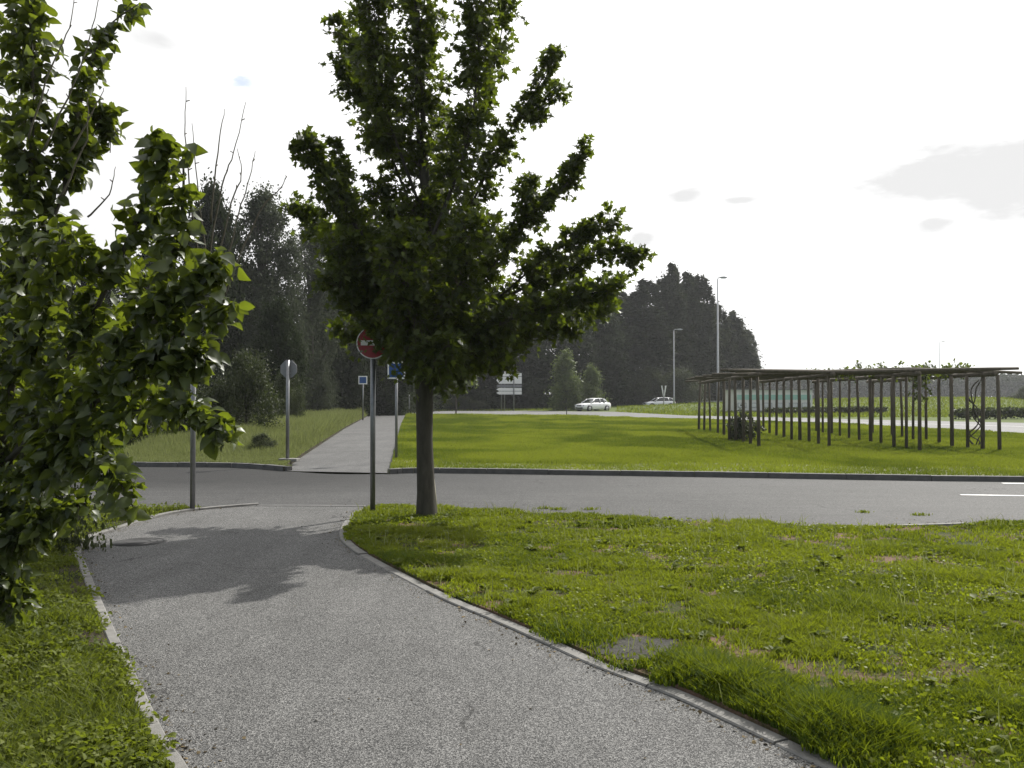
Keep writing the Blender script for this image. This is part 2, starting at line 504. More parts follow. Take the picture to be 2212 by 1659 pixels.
def one(b, seg, width, side, zt):
    s2 = [seg[0]]
    for p in seg[1:]:
        if (p - s2[-1]).length > .02: s2.append(p)
    if len(s2) < 2: return
    seg = s2
    rows = []
    for i, p in enumerate(seg):
        d = (seg[min(i + 1, len(seg) - 1)] - seg[max(i - 1, 0)]).normalized()
        n = Vector((d.y, -d.x, 0)) * side
        q = p + n * width
        c = .008
        rows.append([b.bm.verts.new((p.x, p.y, -.05)), b.bm.verts.new((p.x, p.y, zt - c)), b.bm.verts.new((p.x + n.x * c, p.y + n.y * c, zt)),
                     b.bm.verts.new((q.x - n.x * c, q.y - n.y * c, zt)), b.bm.verts.new((q.x, q.y, zt - c)), b.bm.verts.new((q.x, q.y, -.05))])
    for r1, r2 in zip(rows[:-1], rows[1:]):
        for i in range(6):
            j = (i + 1) % 6
            b.bm.faces.new((r1[i], r1[j], r2[j], r2[i]))
    b.bm.faces.new(rows[0]); b.bm.faces.new(rows[-1][::-1])

edging([p for p in le], .072, -1, .036, 'path_edging')
edging([p for p in re_], .098, 1, .020, 'path_edging')

# far side: raised turf with a kerb face towards the road
FT = .10
fl_left = [G(842, 1014, FT), G(850, 985, FT), G(858, 950, FT), G(868, 915, FT), G(878, 899, FT)]
far_edge_top = [G(950, 1015, FT), G(1500, 1022, FT), G(2212, 1032, FT)]
kerb_pts = [Vector(p) for p in far_l]
def offset(line, d):
    out = []
    for i, p in enumerate(line):
        t = (line[min(i + 1, len(line) - 1)] - line[max(i - 1, 0)]).normalized()
        out.append(p + Vector((-t.y, t.x, 0)) * d)
    return out
back = offset(kerb_pts, .14)
xa, xb = G(640, 1018)[0], G(836, 1022)[0]
kr = [p for p in far_l if p.x > xb]; kl = [p for p in far_l if p.x < xa]
def kerb(line, name):
    b = Boxes(); pts = line; acc = []
    r = random.Random(5)
    res = []
    for a, c in zip(pts[:-1], pts[1:]):
        n = max(1, int((c - a).length / 1.0))
        for i in range(n):
            p = a.lerp(c, i / n); q = a.lerp(c, (i + 1) / n)
            d = (q - p).normalized()
            n2 = Vector((-d.y, d.x, 0))
            ang = math.atan2(d.y, d.x)
            L = (q - p).length - .012
            b.box(((p + q) / 2 + n2 * .07 + Vector((0, 0, FT / 2 - .02 + r.uniform(-.004, .004)))), (L, .14, FT + .05), Matrix.Rotation(ang, 3, 'Z'))
    o = b.build(name, M['kerb'], bevel=.008)
    o['kind'] = 'structure'
kerb(kr, 'kerb'); kerb(kl, 'kerb')

far_road_low = [G(880, 897), G(1225, 901), G(1485, 909), G(1800, 918), G(2212, 942), (34, 33, 0)]
far_lawn = [tuple(p) for p in offset(kr, .14)] + [(34, 16.4, 0), (34, 32, 0)] + [(p[0], p[1] - .6, 0) for p in far_road_low[::-1][1:]] + [tuple(p) for p in fl_left[::-1][1:]]
polygon_sheet('far_lawn', far_lawn, M['far_lawn'], FT - .004, thick=.12)
far_verge_edge = [G(612, 1008, FT), G(655, 978, FT), G(700, 950, FT), G(745, 922, FT), G(788, 900, FT), G(796, 895, FT)]
far_verge = [tuple(p) for p in offset(kl, .14)] + far_verge_edge + [(-15, 84, 0), (-60, 84, 0), (-60, 20.4, 0)]
polygon_sheet('far_verge', far_verge, M['weedsoil'], FT - .004, thick=.12)
far_path = [G(640, 1019), G(836, 1023)] + fl_left + [G(882, 896)] + [G(796, 895)] + far_verge_edge[::-1]
polygon_sheet('far_path', far_path, M['far_path'], .012)
fr_top = [(34, 46, 0), G(2212, 914), G(1800, 905), G(1485, 898), G(1330, 890), G(1335, 884), G(1240, 884), G(1225, 887.5), G(800, 888.5), G(620, 888.5)]
polygon_sheet('far_road', [G(620, 893), G(790, 895)] + far_road_low + fr_top, M['far_road'], .016)

# painted markings
def strip(name, a, b_, wd, z):
    a = Vector(a); b_ = Vector(b_); d = (b_ - a).normalized(); n = Vector((-d.y, d.x, 0)) * wd / 2
    return polygon_sheet(name, [a - n, b_ - n, b_ + n, a + n], M['paint'], z)
strip('road_marking', G(2075, 1069), G(2400, 1074), .10, .004)
strip('road_marking', G(2165, 1044), G(2400, 1047), .12, .004)
strip('road_marking', G(1510, 903.5), G(2212, 922), .14, .020)
strip('road_marking', G(800, 892.5), G(1200, 892.5), .2, .020)
# pale gutter line where path meets road
b = Boxes()
gl = [Vector(p) for p in (G(430, 1098), G(540, 1093), G(640, 1093), G(790, 1094))]
for a_, c_ in zip(gl[:-1], gl[1:]):
    n_ = int((c_ - a_).length / .5)
    for i in range(n_):
        p_ = a_.lerp(c_, i / n_); q_ = a_.lerp(c_, (i + 1) / n_)
        ang = math.atan2((q_ - p_).y, (q_ - p_).x)
        b.box(((p_.x + q_.x) / 2, (p_.y + q_.y) / 2, .0), ((q_ - p_).length - .012, .14, .026), Matrix.Rotation(ang, 3, 'Z'))
o = b.build('kerb', M['kerb'], bevel=.004); o['kind'] = 'structure'

# bare gravel patch beside the edging
bp = [G(1262, 1408), G(1300, 1392), G(1370, 1385), G(1440, 1390), G(1462, 1408), G(1430, 1428), G(1360, 1440), G(1300, 1430)]
bp = [tuple(p) for p in smooth_line(bp + [bp[0]], 5)[:-1]]
bc_ = (sum(p[0] for p in bp) / len(bp), sum(p[1] for p in bp) / len(bp))
bp = [(bc_[0] + (p[0] - bc_[0]) * q_, bc_[1] + (p[1] - bc_[1]) * q_, 0) for p, q_ in zip(bp, [random.uniform(.82, 1.15) for _ in bp])]
polygon_sheet('bare_ground', bp, M['gravel'], lawn_top + .005, thick=.004)

# ------------------------------------------------------------------ grass and weeds
def blades(name, x, y, z0, h, wd, tint, lean=.45, seg5=False):
    n = len(x)
    a = rng.random(n) * 2 * np.pi
    dx, dy = np.cos(a), np.sin(a)
    la = rng.random(n) * 2 * np.pi
    ll = h * lean * (.2 + rng.random(n))
    lx, ly = np.cos(la) * ll, np.sin(la) * ll
    z0 = np.broadcast_to(z0, (n,))
    if seg5:
        V = np.zeros((n, 5, 3))
        for k, s_ in ((0, -1), (1, 1)):
            V[:, k] = np.stack([x + s_ * dx * wd / 2, y + s_ * dy * wd / 2, z0], 1)
            V[:, k + 2] = np.stack([x + lx * .35 + s_ * dx * wd * .4, y + ly * .35 + s_ * dy * wd * .4, z0 + h * .62], 1)
        V[:, 4] = np.stack([x + lx * 1.2, y + ly * 1.2, z0 + h], 1)
        T = np.array([[0, 1, 3], [0, 3, 2], [2, 3, 4]]); k5 = 5
    else:
        V = np.zeros((n, 3, 3))
        V[:, 0] = np.stack([x - dx * wd / 2, y - dy * wd / 2, z0], 1)
        V[:, 1] = np.stack([x + dx * wd / 2, y + dy * wd / 2, z0], 1)
        V[:, 2] = np.stack([x + lx, y + ly, z0 + h], 1)
        T = np.array([[0, 1, 2]]); k5 = 3
    tris = (np.arange(n)[:, None, None] * k5 + T[None]).reshape(-1, 3)
    return V.reshape(-1, 3), tris, np.repeat(tint, k5)

def join(parts):
    V = []; T = []; A = []; off = 0
    for v, t, a in parts:
        V.append(v); T.append(t + off); A.append(a); off += len(v)
    return np.concatenate(V), np.concatenate(T), np.concatenate(A)

LEAF_OVAL = (np.array([[0, 0, 0], [-.29, .22, .12], [.29, .22, .10], [-.36, .48, .10], [.34, .48, .12], [0, .5, .02], [-.2, .78, -.02], [.19, .78, .01], [.02, 1.04, -.22], [0, .25, -.01]], float),
             np.array([[0, 9, 1], [0, 2, 9], [1, 9, 5], [1, 5, 3], [9, 2, 4], [9, 4, 5], [3, 5, 6], [5, 4, 7], [5, 7, 8], [5, 8, 6]]))
LEAF_MAPLE = (np.array([[0, 0, 0], [-.28, .02, .04], [-.2, .22, .0], [-.55, .42, .07], [-.24, .5, 0], [0, 1, -.06], [.24, .5, 0], [.55, .42, .07], [.2, .22, 0], [.28, .02, .04], [0, .36, -.03]], float),
              np.array([[0, 10, 1], [1, 10, 2], [2, 10, 3], [3, 10, 4], [4, 10, 5], [5, 10, 6], [6, 10, 7], [7, 10, 8], [8, 10, 9], [9, 10, 0]]))
LEAF_QUAD = (np.array([[0, 0, 0], [-.42, .45, .05], [.42, .5, .05], [0, 1, -.1]], float), np.array([[0, 2, 1], [1, 2, 3]]))

def leaves(tmpl, pos, dirs, nrm, size, tint):
    tv, tt_ = tmpl
    n = len(pos)
    d = dirs / np.maximum(np.linalg.norm(dirs, axis=1, keepdims=True), 1e-6)
    nn = nrm - d * np.sum(nrm * d, axis=1, keepdims=True)
    nn /= np.maximum(np.linalg.norm(nn, axis=1, keepdims=True), 1e-6)
    s = np.cross(d, nn)
    V = pos[:, None] + size[:, None, None] * (tv[None, :, 0, None] * s[:, None] + tv[None, :, 1, None] * d[:, None] + tv[None, :, 2, None] * nn[:, None])
    k = len(tv)
    T = (np.arange(n)[:, None, None] * k + tt_[None]).reshape(-1, 3)
    tv_ = np.repeat(tint, k)
    if k == 10:                       # paler midrib
        rib = np.zeros(10); rib[[0, 9, 5, 8]] = .35
        tv_ = np.clip(tv_ + np.tile(rib, n), 0, 1)
    return V.reshape(-1, 3), T, tv_

def rnd_dirs(n, zbias=0.0, zs=1.0):
    v = rng.normal(size=(n, 3)); v[:, 2] = v[:, 2] * zs + zbias
    return v / np.linalg.norm(v, axis=1, keepdims=True)

def scatter(poly, n_per_m2_fn, ymin, ymax, steps, margin=1.3):
    """points inside poly and roughly inside the view, density by distance"""
    X = []; Y = []
    es = np.geomspace(ymin, ymax, steps + 1)
    for a, b_ in zip(es[:-1], es[1:]):
        hw = b_ * 1106 / F * 1.12 + .8
        n = int(n_per_m2_fn((a + b_) / 2) * (b_ - a) * 2 * hw)
        x = rng.uniform(-hw, hw, n); y = rng.uniform(a, b_, n)
        k = inside(poly, x, y)
        X.append(x[k]); Y.append(y[k])
    return np.concatenate(X), np.concatenate(Y)

# near lawn
def edge_dist(x, y, line, cap=1.2):
    p = np.array([(q[0], q[1]) for q in line])
    d = np.full(len(x), 9.0)
    for a, c in zip(p[:-1], p[1:]):
        ab = c - a; L = (ab ** 2).sum() + 1e-9
        t = np.clip(((x - a[0]) * ab[0] + (y - a[1]) * ab[1]) / L, 0, 1)
        d = np.minimum(d, np.hypot(x - a[0] - t * ab[0], y - a[1] - t * ab[1]))
    return d

bare_c = [(G(1360, 1412), (.55, .42)), (G(1790, 1182), (.6, .4)), (G(1920, 1218), (.4, .3)), (G(1690, 1165), (.4, .25)), (G(2180, 1160), (1.1, .5)), (G(2050, 1175), (.9, .4)), (G(1880, 1160), (.6, .25)), (G(1500, 1255), (.3, .2)), (G(1960, 1480), (.35, .2))]
def bare(x, y):
    r = np.ones(len(x))
    for (cx, cy, _), (sx, sy) in bare_c:
        r *= 1 - .88 * np.exp(-(((x - cx) / sx) ** 2 + ((y - cy) / sy) ** 2) ** 1.5)
    return r

x, y = scatter(right_lawn, lambda d: 26000 * (4.0 / d) ** 1.35, 3.3, 13.5, 14)
clump = vnoise(x, y, 2.6, 1) * .6 + vnoise(x, y, 8, 2) * .4
keep = rng.random(len(x)) < bare(x, y) * np.clip((clump - .30) * 4.2, .05, 1)
x, y, clump = x[keep], y[keep], clump[keep]
ed = edge_dist(x, y, re_o)
tuft = np.exp(-((ed - .22) / .24) ** 2) * np.clip(1.6 - y / 7, 0, 1)
h = (.02 + .046 * clump ** 1.3 * (.4 + rng.random(len(x)))) * (1 + 1.1 * tuft * (.35 + .65 * vnoise(x, y, 9, 9))) * (1 + .7 * np.clip((vnoise(x, y, 1.9, 15) - .5) * 3, 0, 1))
sh = np.where(ed < .16, .10 * (vnoise(x, y, 3.1, 71) > .52) * rng.random(len(x)), 0)
x = x - sh * .6; y = y - sh * .8
h *= np.clip(.55 + ed * 3, .55, 1)
clumpk = None
wd = .0035 + .0011 * y * .9
tint = np.clip(.10 + .55 * vnoise(x, y, 1.1, 4) + .35 * rng.random(len(x)) - .5 * np.clip((vnoise(x, y, .9, 21) - .5) * 5, 0, 1), 0, 1)
lawn_parts = [blades('b', x, y, lawn_top - .004, h, wd * (.6 + .7 * rng.random(len(x))), tint, .75, True)]
# small broad leaves (clover, plantain) in the turf
xc, yc = scatter(right_lawn, lambda d: 1500 * (4.0 / d) ** 1.1, 3.3, 13, 10)
k = rng.random(len(xc)) < bare(xc, yc) * (vnoise(xc, yc, 1.7, 12) > .45)
xc, yc = xc[k], yc[k]
pos = np.stack([xc, yc, lawn_top + .012 + .035 * rng.random(len(xc))], 1)
lawn_parts.append(leaves(LEAF_QUAD, pos, rnd_dirs(len(xc), .3, .5), rnd_dirs(len(xc), 1.0, .6), .014 + .018 * rng.random(len(xc)), .35 + .6 * rng.random(len(xc))))
for cx_, cy_, nn_ in ((1175, 1099, 60), (1205, 1101, 90), (1275, 1101, 60), (1865, 1107, 60), (1985, 1113, 60), (1300, 1118, 80), (1080, 1108, 80), (1500, 1131, 80), (2110, 1148, 120)):
    c_ = G(cx_, cy_)
    xs_, ys_ = rng.normal(c_[0], .06, nn_), rng.normal(c_[1], .04, nn_)
    lawn_parts.append(blades('b', xs_, ys_, .0, .02 + .03 * rng.random(nn_), .012 * np.ones(nn_), .1 + .3 * rng.random(nn_), .9, True))
# rosettes of broad-leaved weeds and a few dry seed stems in the near turf
ros = []
xr, yr = scatter(right_lawn, lambda d: 7.0 * (5 / d) ** .5, 3.3, 12, 8)
k = bare(xr, yr) > .5
xr, yr = xr[k], yr[k]
for cx_, cy_ in zip(xr, yr):
    m_ = rng.integers(7, 16); a_ = rng.random(m_) * 6.283
    sz_ = rng.uniform(.03, .075)
    ps_ = np.stack([cx_ + .012 * np.cos(a_), cy_ + .012 * np.sin(a_), np.full(m_, lawn_top + .012) + .03 * rng.random(m_)], 1)
    dd_ = np.stack([np.cos(a_), np.sin(a_), .25 + .7 * rng.random(m_)], 1)
    ros.append(leaves(LEAF_OVAL, ps_, dd_, rnd_dirs(m_, 2.0, .4), sz_ * (.6 + .6 * rng.random(m_)), .15 + .5 * rng.random(m_)))
Vr, Tr, Ar = join(ros)
o = link('weeds', fast_mesh('weeds', Vr, Tr, Ar), M['weed'])
tag(o, 'low rosettes of broad-leaved weeds scattered in the near lawn', 'weeds', kind='stuff')
xs_, ys_ = scatter(right_lawn, lambda d: 70 * (5 / d) ** .6, 3.3, 12.5, 10)
k = rng.random(len(xs_)) < vnoise(xs_, ys_, .8, 81) ** 1.5 * 1.6
xs_, ys_ = xs_[k], ys_[k]
V, T, A = blades('b', xs_, ys_, lawn_top, .07 + .12 * rng.random(len(xs_)), .0022 + .0007 * ys_, .4 + .6 * rng.random(len(xs_)), .55, True)
o = link('dry_stems', fast_mesh('dry_stems', V, T, A), M['dry_grass'])
tag(o, 'thin dry seed stems standing above the grass of the near lawn', 'grass', kind='stuff')
V, T, A = join(lawn_parts)
o = link('grass', fast_mesh('grass', V, T, A), M['grass'])
tag(o, 'short weedy grass growing on the lawn right of the cycle path', 'grass', kind='stuff')

# far lawn and verges: short grass, coarser with distance
x, y = scatter(far_lawn, lambda d: 2300 * (18.0 / d) ** 1.9, 17.0, 85, 18)
n = len(x)
patchn = vnoise(x, y, .35, 31)
near_kerb = y < (20.5 - .135 * x + 1.2 * vnoise(x, y, .5, 33))
keep = rng.random(n) < np.where(near_kerb, .28, 1.0)
x, y, patchn, near_kerb = x[keep], y[keep], patchn[keep], near_kerb[keep]
h = (.025 + .035 * rng.random(len(x))) * (.7 + 1.3 * vnoise(x, y, 1.1, 36) ** 2 + .4 * patchn) * np.clip(y / 30, 1, 1.8)
p2n = vnoise(x, y * .5, .5, 34)
p3n = vnoise(x, y * .6, 1.4, 35)
tint = np.clip(.5 + 1.3 * (patchn - .5) + 1.0 * (p2n - .5) + .8 * (p3n - .5) + .4 * (rng.random(len(x)) - .5) + .15 * near_kerb, 0, 1)
V, T, A = blades('b', x, y, FT - .006, h, .0011 * y, tint, .6)
o = link('grass', fast_mesh('grass', V, T, A), M['grass_far'])
tag(o, 'mown grass on the wide lawn beyond the road, round the pergola', 'grass', kind='stuff')

x, y = scatter(far_verge, lambda d: 1500 * (18.0 / d) ** 1.7, 19.0, 84, 18)
ed = edge_dist(x, y, far_verge_edge)
tall = np.clip((y - 22.5) / 5, 0, 1) * np.clip(ed * 2.5, .2, 1) * (.5 + .5 * vnoise(x, y, .8, 5))
h = .06 + .72 * tall * (.5 + .6 * rng.random(len(x)))
near_ = ed < 2.6 + 2.5 * vnoise(x, y, .4, 91)
V, T, A = blades('b', x[~near_], y[~near_], FT - .006, h[~near_] * .22, .0015 * y[~near_] * (.7 + .5 * tall[~near_]), np.clip(.35 * rng.random((~near_).sum()), 0, 1), .5)
o = link('grass', fast_mesh('grass', V, T, A), M['grass_far'])
tag(o, 'uneven green grass under the bushes left of the octagonal sign', 'grass', kind='stuff')
x, y, h, tall = x[near_], y[near_], h[near_], tall[near_]
V, T, A = blades('b', x, y, FT - .006, h, .0015 * y * (.7 + .5 * tall), np.clip(.1 + .7 * rng.random(len(x)), 0, 1), .5)
o = link('grass', fast_mesh('grass', V, T, A), M['dry_grass'])
tag(o, 'long pale dry grass on the bank left of the far path', 'grass', kind='stuff')

# grass on the terrain behind the far road, seen edge on
mx_, my_ = [], []
x = rng.uniform(-20, 90, 60000); y = rng.uniform(72, 150, 60000)
k = (np.abs(x / y) < .64) & ((y > 104) | (x > 6 + (y - 72) * .1) ) & ~inside([p[:2] for p in ([G(620, 893), G(790, 895)] + far_road_low + fr_top)], x, y)
x, y = x[k], y[k]
z = np.array([height(a, b_) for a, b_ in zip(x, y)])
V, T, A = blades('b', x, y, z - .01, .12 + .16 * rng.random(len(x)), .16, rng.random(len(x)), .5)
o = link('grass', fast_mesh('grass', V, T, A), M['grass_far'])
tag(o, 'rough grass on the low banks beyond the far road', 'grass', kind='stuff')

# left verge: matted weeds
x, y = scatter(left_verge, lambda d: 7500 * (4.2 / d) ** 1.25, 3.2, 13, 14)
n = len(x)
cl = vnoise(x, y, 2.2, 41) * .6 + vnoise(x, y, 7, 42) * .4
k = (rng.random(n) < np.clip((cl - .36) * 5, .04, 1))
x, y, cl = x[k], y[k], cl[k]; n = len(x)
ed = edge_dist(x, y, le)
sh = np.where(ed < .2, .10 * (vnoise(x, y, 3.3, 72) > .45) * rng.random(n), 0)
x = x + sh
hgt = (.02 + .15 * cl * rng.random(n)) * np.clip(.25 + ed * 2, .25, 1)
pos = np.stack([x, y, .03 + hgt], 1)
p1 = leaves(LEAF_OVAL, pos, rnd_dirs(n, .1, .5), rnd_dirs(n, 1.1, .6), .015 + .027 * rng.random(n), np.clip(-.05 + .7 * vnoise(x, y, 1.4, 44) + .4 * rng.random(n), 0, 1))
xb_, yb_ = scatter(left_verge, lambda d: 9000 * (4.2 / d) ** 1.4, 3.2, 13, 12)
eb = edge_dist(xb_, yb_, le)
clb = vnoise(xb_, yb_, 3, 50)
k = rng.random(len(xb_)) < np.clip(clb * 2.2 - .6, .06, 1); xb_, yb_, eb, clb = xb_[k], yb_[k], eb[k], clb[k]
p2 = blades('b', xb_, yb_, .026, (.03 + .13 * clb * rng.random(len(xb_))) * np.clip(.3 + eb * 2.5, .3, 1), .004 + .0011 * yb_, np.clip(.2 + .75 * rng.random(len(xb_)), 0, 1), .9, True)
V, T, A = join([p1, p2])
o = link('ground_cover', fast_mesh('ground_cover', V, T, A), M['weed'])
tag(o, 'matted leafy weeds and grass covering the verge left of the path', 'weeds', kind='stuff')

# grit, bits of soil and fallen leaves on the asphalt, thickest along the edges
lx_, ly_, lz_ = [], [], []
def along(line, n, spread, sgn):
    p = np.array([(q[0], q[1]) for q in line])
    i = rng.integers(0, len(p) - 1, n); t_ = rng.random(n)
    a = p[i]; b_ = p[i + 1]; d_ = b_ - a
    d_ /= np.linalg.norm(d_, axis=1, keepdims=True)
    q = a + (b_ - a) * t_[:, None] + np.stack([-d_[:, 1], d_[:, 0]], 1) * (sgn * np.abs(rng.normal(size=n)) * spread)[:, None]
    lx_.extend(q[:, 0]); ly_.extend(q[:, 1]); lz_.extend([.009] * n)
along(le, 700, .10, -1); along(re_, 700, .08, 1)
along(le, 60, .8, -1); along(re_, 60, .8, 1)
along([p for p in near_l if 0 < p.x < 9], 2600, .30, 1)
n = len(lx_)
pos = np.stack([lx_, ly_, lz_], 1)
V, T, A = leaves(LEAF_QUAD, pos, rnd_dirs(n, .15, .1), rnd_dirs(n, 2.2, .3), .008 + .022 * rng.random(n) ** 3, rng.random(n))
o = link('leaf_litter', fast_mesh('leaf_litter', V, T, A), M['litter'])
tag(o, 'grit and small fallen leaves lying along the edges of path and road', 'leaf litter', kind='stuff')

# ------------------------------------------------------------------ trees
def leafy_plant(name, lobes, leaf, leaf_size, mats, trunk_pts=None, trunk_r=None, twig_len=1.0, per_twig=9, twig_px=9.0, loc=(0, 0, 0), hang=-.25, part='crown', wood='trunk', twr=.0035, droop=.15, thin=.45):
    """lobes: list of (points, radius at start, radius at end, number of twigs, start fraction of foliage)"""
    root = empty(name, loc)
    off = Vector(loc)
    tb = Tubes()
    if trunk_pts is not None:
        tb.add([Vector(p) - off for p in trunk_pts], trunk_r, 14)
    tw = Tubes()
    P_, D_ = [], []
    for pts, r0, r1, nt, f0, br in lobes:
        line = smooth_line([Vector(p) - off for p in pts], 5)
        nL = len(line)
        tb.add(line, [br * (1 - .8 * i / (nL - 1)) for i in range(nL)], 7)
        cum = [0]
        for a, c in zip(line[:-1], line[1:]): cum.append(cum[-1] + (c - a).length)
        ph = random.random() * 6.28
        for _ in range(nt):
            t = f0 + (1 - f0) * random.random()
            s = t * cum[-1]
            i = max(j for j in range(nL) if cum[j] <= s + 1e-9); i = min(i, nL - 2)
            p = line[i].lerp(line[i + 1], (s - cum[i]) / max(1e-6, cum[i + 1] - cum[i]))
            ax = (line[i + 1] - line[i]).normalized()
            rad = (r0 + (r1 - r0) * t) * (.62 + .62 * (.5 + .5 * math.sin(t * cum[-1] / max(leaf_size, .05) * .9 + ph)))
            if random.random() < .09: rad *= 1.45
            d = Vector((random.gauss(0, 1), random.gauss(0, 1), random.gauss(0, 1)))
            d = (d - ax * d.dot(ax) * .6).normalized()
            L = rad * (thin + (1 - thin) * random.random() ** .6) * random.uniform(.8, 1.1)
            e = p + (d * .9 + ax * .35).normalized() * L
            mid = p.lerp(e, .5) + Vector((0, 0, .12 * L))
            e.z -= droop * L * random.random()
            tw.add([p, mid, e], [twr * 1.6, twr, twr * .6], 3, False)
            m = max(2, int(per_twig * random.uniform(.6, 1.3)))
            for q in range(m):
                u = .3 + .7 * (q + random.random()) / m
                pp = p.lerp(mid, u * 2) if u < .5 else mid.lerp(e, u * 2 - 1)
                P_.append(pp); D_.append(d)
    n = len(P_)
    pos = np.array([tuple(v) for v in P_]); dd = np.array([tuple(v) for v in D_])
    ld = rnd_dirs(n, hang, .7) + .5 * dd
    pos = pos + rng.normal(size=(n, 3)) * leaf_size * .28
    nr = rnd_dirs(n, .9, .8)
    sz = leaf_size * (.6 + .65 * rng.random(n))
    V, T, A = leaves(leaf, pos, ld, nr, sz, rng.random(n) ** 1.2)
    tr = link(wood, tb.mesh(wood), mats[0], root)
    lk = link(part, fast_mesh(part, V, T, A, smooth=True), mats[1], root)
    tx = link('twigs', tw.mesh('twigs'), mats[2], root)
    return root

Z0 = 12.05
px = Z0 / F
def L12(pts, r0, r1, nt, f0=.25, br=.03):
    return ([P(a, b_, Z0 + (c[0] if c else 0)) for a, b_, *c in pts], r0 * px * 1.1, r1 * px * 1.15, int(nt * 1.3), f0, br)
lobes = [
    L12([(905, 640), (790, 480, .3), (742, 410, .4)], 70, 40, 90, .2, .015),
    L12([(905, 640), (780, 540, -.6), (700, 520, -.7)], 60, 34, 90, .2, .015),
    L12([(912, 800), (800, 725, 1.0), (730, 700, 1.2)], 50, 40, 90, .2, .018),
    L12([(930, 520), (960, 380, .8), (975, 250, .8)], 60, 40, 100, .1, .015),
    L12([(912, 700), (800, 560, .2), (722, 492, .3)], 80, 46, 120, .2, .02),
    L12([(905, 560), (840, 450, -.1), (800, 408, 0)], 60, 36, 60, .2, .015),
    L12([(935, 660), (1020, 550, .2), (1072, 492, .3)], 62, 34, 70, .2, .015),
    L12([(935, 760), (1100, 690, .9), (1230, 660, 1.1), (1300, 640, 1.1)], 60, 42, 110, .2, .018),
    L12([(916, 720), (800, 540, -.4), (705, 385, -.6), (652, 305, -.7)], 85, 24, 170, .22, .032),
    L12([(750, 450, -.5), (730, 380, -.3), (720, 305, -.2)], 40, 22, 36, .1, .012),
    L12([(916, 740), (790, 610, .5), (700, 500, .7), (628, 440, .8)], 95, 26, 190, .2, .034),
    L12([(916, 790), (820, 680, -.4), (735, 620, -.6), (712, 590, -.7)], 56, 46, 150, .25, .03),
    L12([(916, 790), (850, 715, .2), (803, 690, -.45)], 55, 38, 110, .2, .025),
    L12([(935, 800), (1080, 735, .4), (1200, 690, .5), (1320, 655, .6)], 62, 42, 130, .15, .02),
    L12([(935, 820), (1020, 790, 0), (1090, 775, .2)], 44, 34, 60, .15, .015),
    L12([(918, 520), (850, 350, .3), (785, 180, .5), (748, 50, .6)], 66, 50, 170, .3, .026),
    L12([(800, 215, .5), (750, 180, .2), (735, 120, .1)], 30, 26, 30, .1, .012),
    L12([(905, 440), (835, 240, -.5), (815, 90, -.6), (800, -60, -.6)], 58, 54, 160, .3, .022),
    L12([(850, 300), (830, 300, -.2), (812, 285, -.3)], 40, 30, 24, .1, .012),
    L12([(920, 470), (902, 250, 0), (900, 60, 0), (895, -160, 0)], 80, 60, 280, .1, .04),
    L12([(930, 520, -.2), (1000, 340, -.4), (1030, 170, -.4), (1040, -110, -.4)], 68, 52, 250, .15, .028),
    L12([(1010, 320, -.2), (1055, 190, .3), (1085, 60, .4), (1105, -90, .4)], 36, 34, 84, .2, .016),
    L12([(930, 640), (1015, 450, .3), (1090, 300, .5), (1160, 190, .6), (1205, 108, .6)], 46, 26, 130, .3, .024),
    L12([(1120, 260, .5), (1170, 230, .4), (1212, 190, .3)], 36, 24, 34, .1, .01),
    L12([(935, 720), (1060, 580, -.3), (1145, 470, -.5), (1215, 410, -.6), (1262, 310, -.6)], 55, 20, 140, .2, .026),
    L12([(1130, 490, -.5), (1140, 420, -.5), (1145, 385, -.5)], 38, 26, 28, .1, .01),
    L12([(935, 750), (1080, 650, .3), (1220, 580, .5), (1330, 540, .6), (1380, 560, .6)], 70, 32, 190, .25, .03),
    L12([(1080, 640, .2), (1200, 540, 0), (1290, 490, 0), (1330, 480, 0)], 46, 30, 90, .2, .016),
    L12([(935, 780), (1080, 700, -.7), (1220, 650, -.9), (1335, 620, -1.0)], 60, 40, 190, .2, .028),
    L12([(930, 805), (1050, 755, .5), (1150, 705, .6), (1245, 712, .7)], 50, 24, 110, .2, .02),
    L12([(918, 790), (905, 620, 0), (902, 430, 0)], 118, 90, 330, .05, .05),
    L12([(918, 770), (885, 640, -1.1), (870, 500, -1.2)], 95, 70, 210, .2, .03),
    L12([(918, 770), (930, 640, 1.1), (960, 500, 1.2)], 95, 70, 210, .2, .03),
    L12([(918, 730), (1000, 600, -1.1), (1015, 470, -1.1)], 85, 48, 150, .2, .025),
    L12([(918, 770), (800, 640, 0), (760, 540, .1)], 90, 60, 150, .25, .028),
    L12([(918, 830), (1000, 770, -.4), (1080, 750, -.5)], 56, 46, 100, .15, .02),
    L12([(918, 830), (945, 775, -.8), (970, 745, -1.3)], 52, 56, 110, .2, .02),
    L12([(918, 820), (885, 750, .5), (850, 700, .9)], 36, 40, 70, .25, .02),
]
base = G(921, 1121)
trunk = [(base[0], base[1], -.05), (base[0], base[1], .06), (base[0] - .005, base[1], .35), P(917, 950, Z0), P(917, 850, Z0), P(918, 760, Z0), P(924, 600, Z0), P(922, 430, Z0), P(912, 220, Z0), P(902, 0, Z0), P(898, -170, Z0)]
tree = leafy_plant('maple_tree', lobes, LEAF_MAPLE, .096, (M['bark'], M['tree_leaf'], M['twig']), trunk, [.165, .145, .125, .112, .122, .095, .07, .05, .035, .022, .012], loc=base, per_twig=11)
tag(tree, 'tall leafy tree with a straight dark trunk on the grass corner beside the path', 'tree')

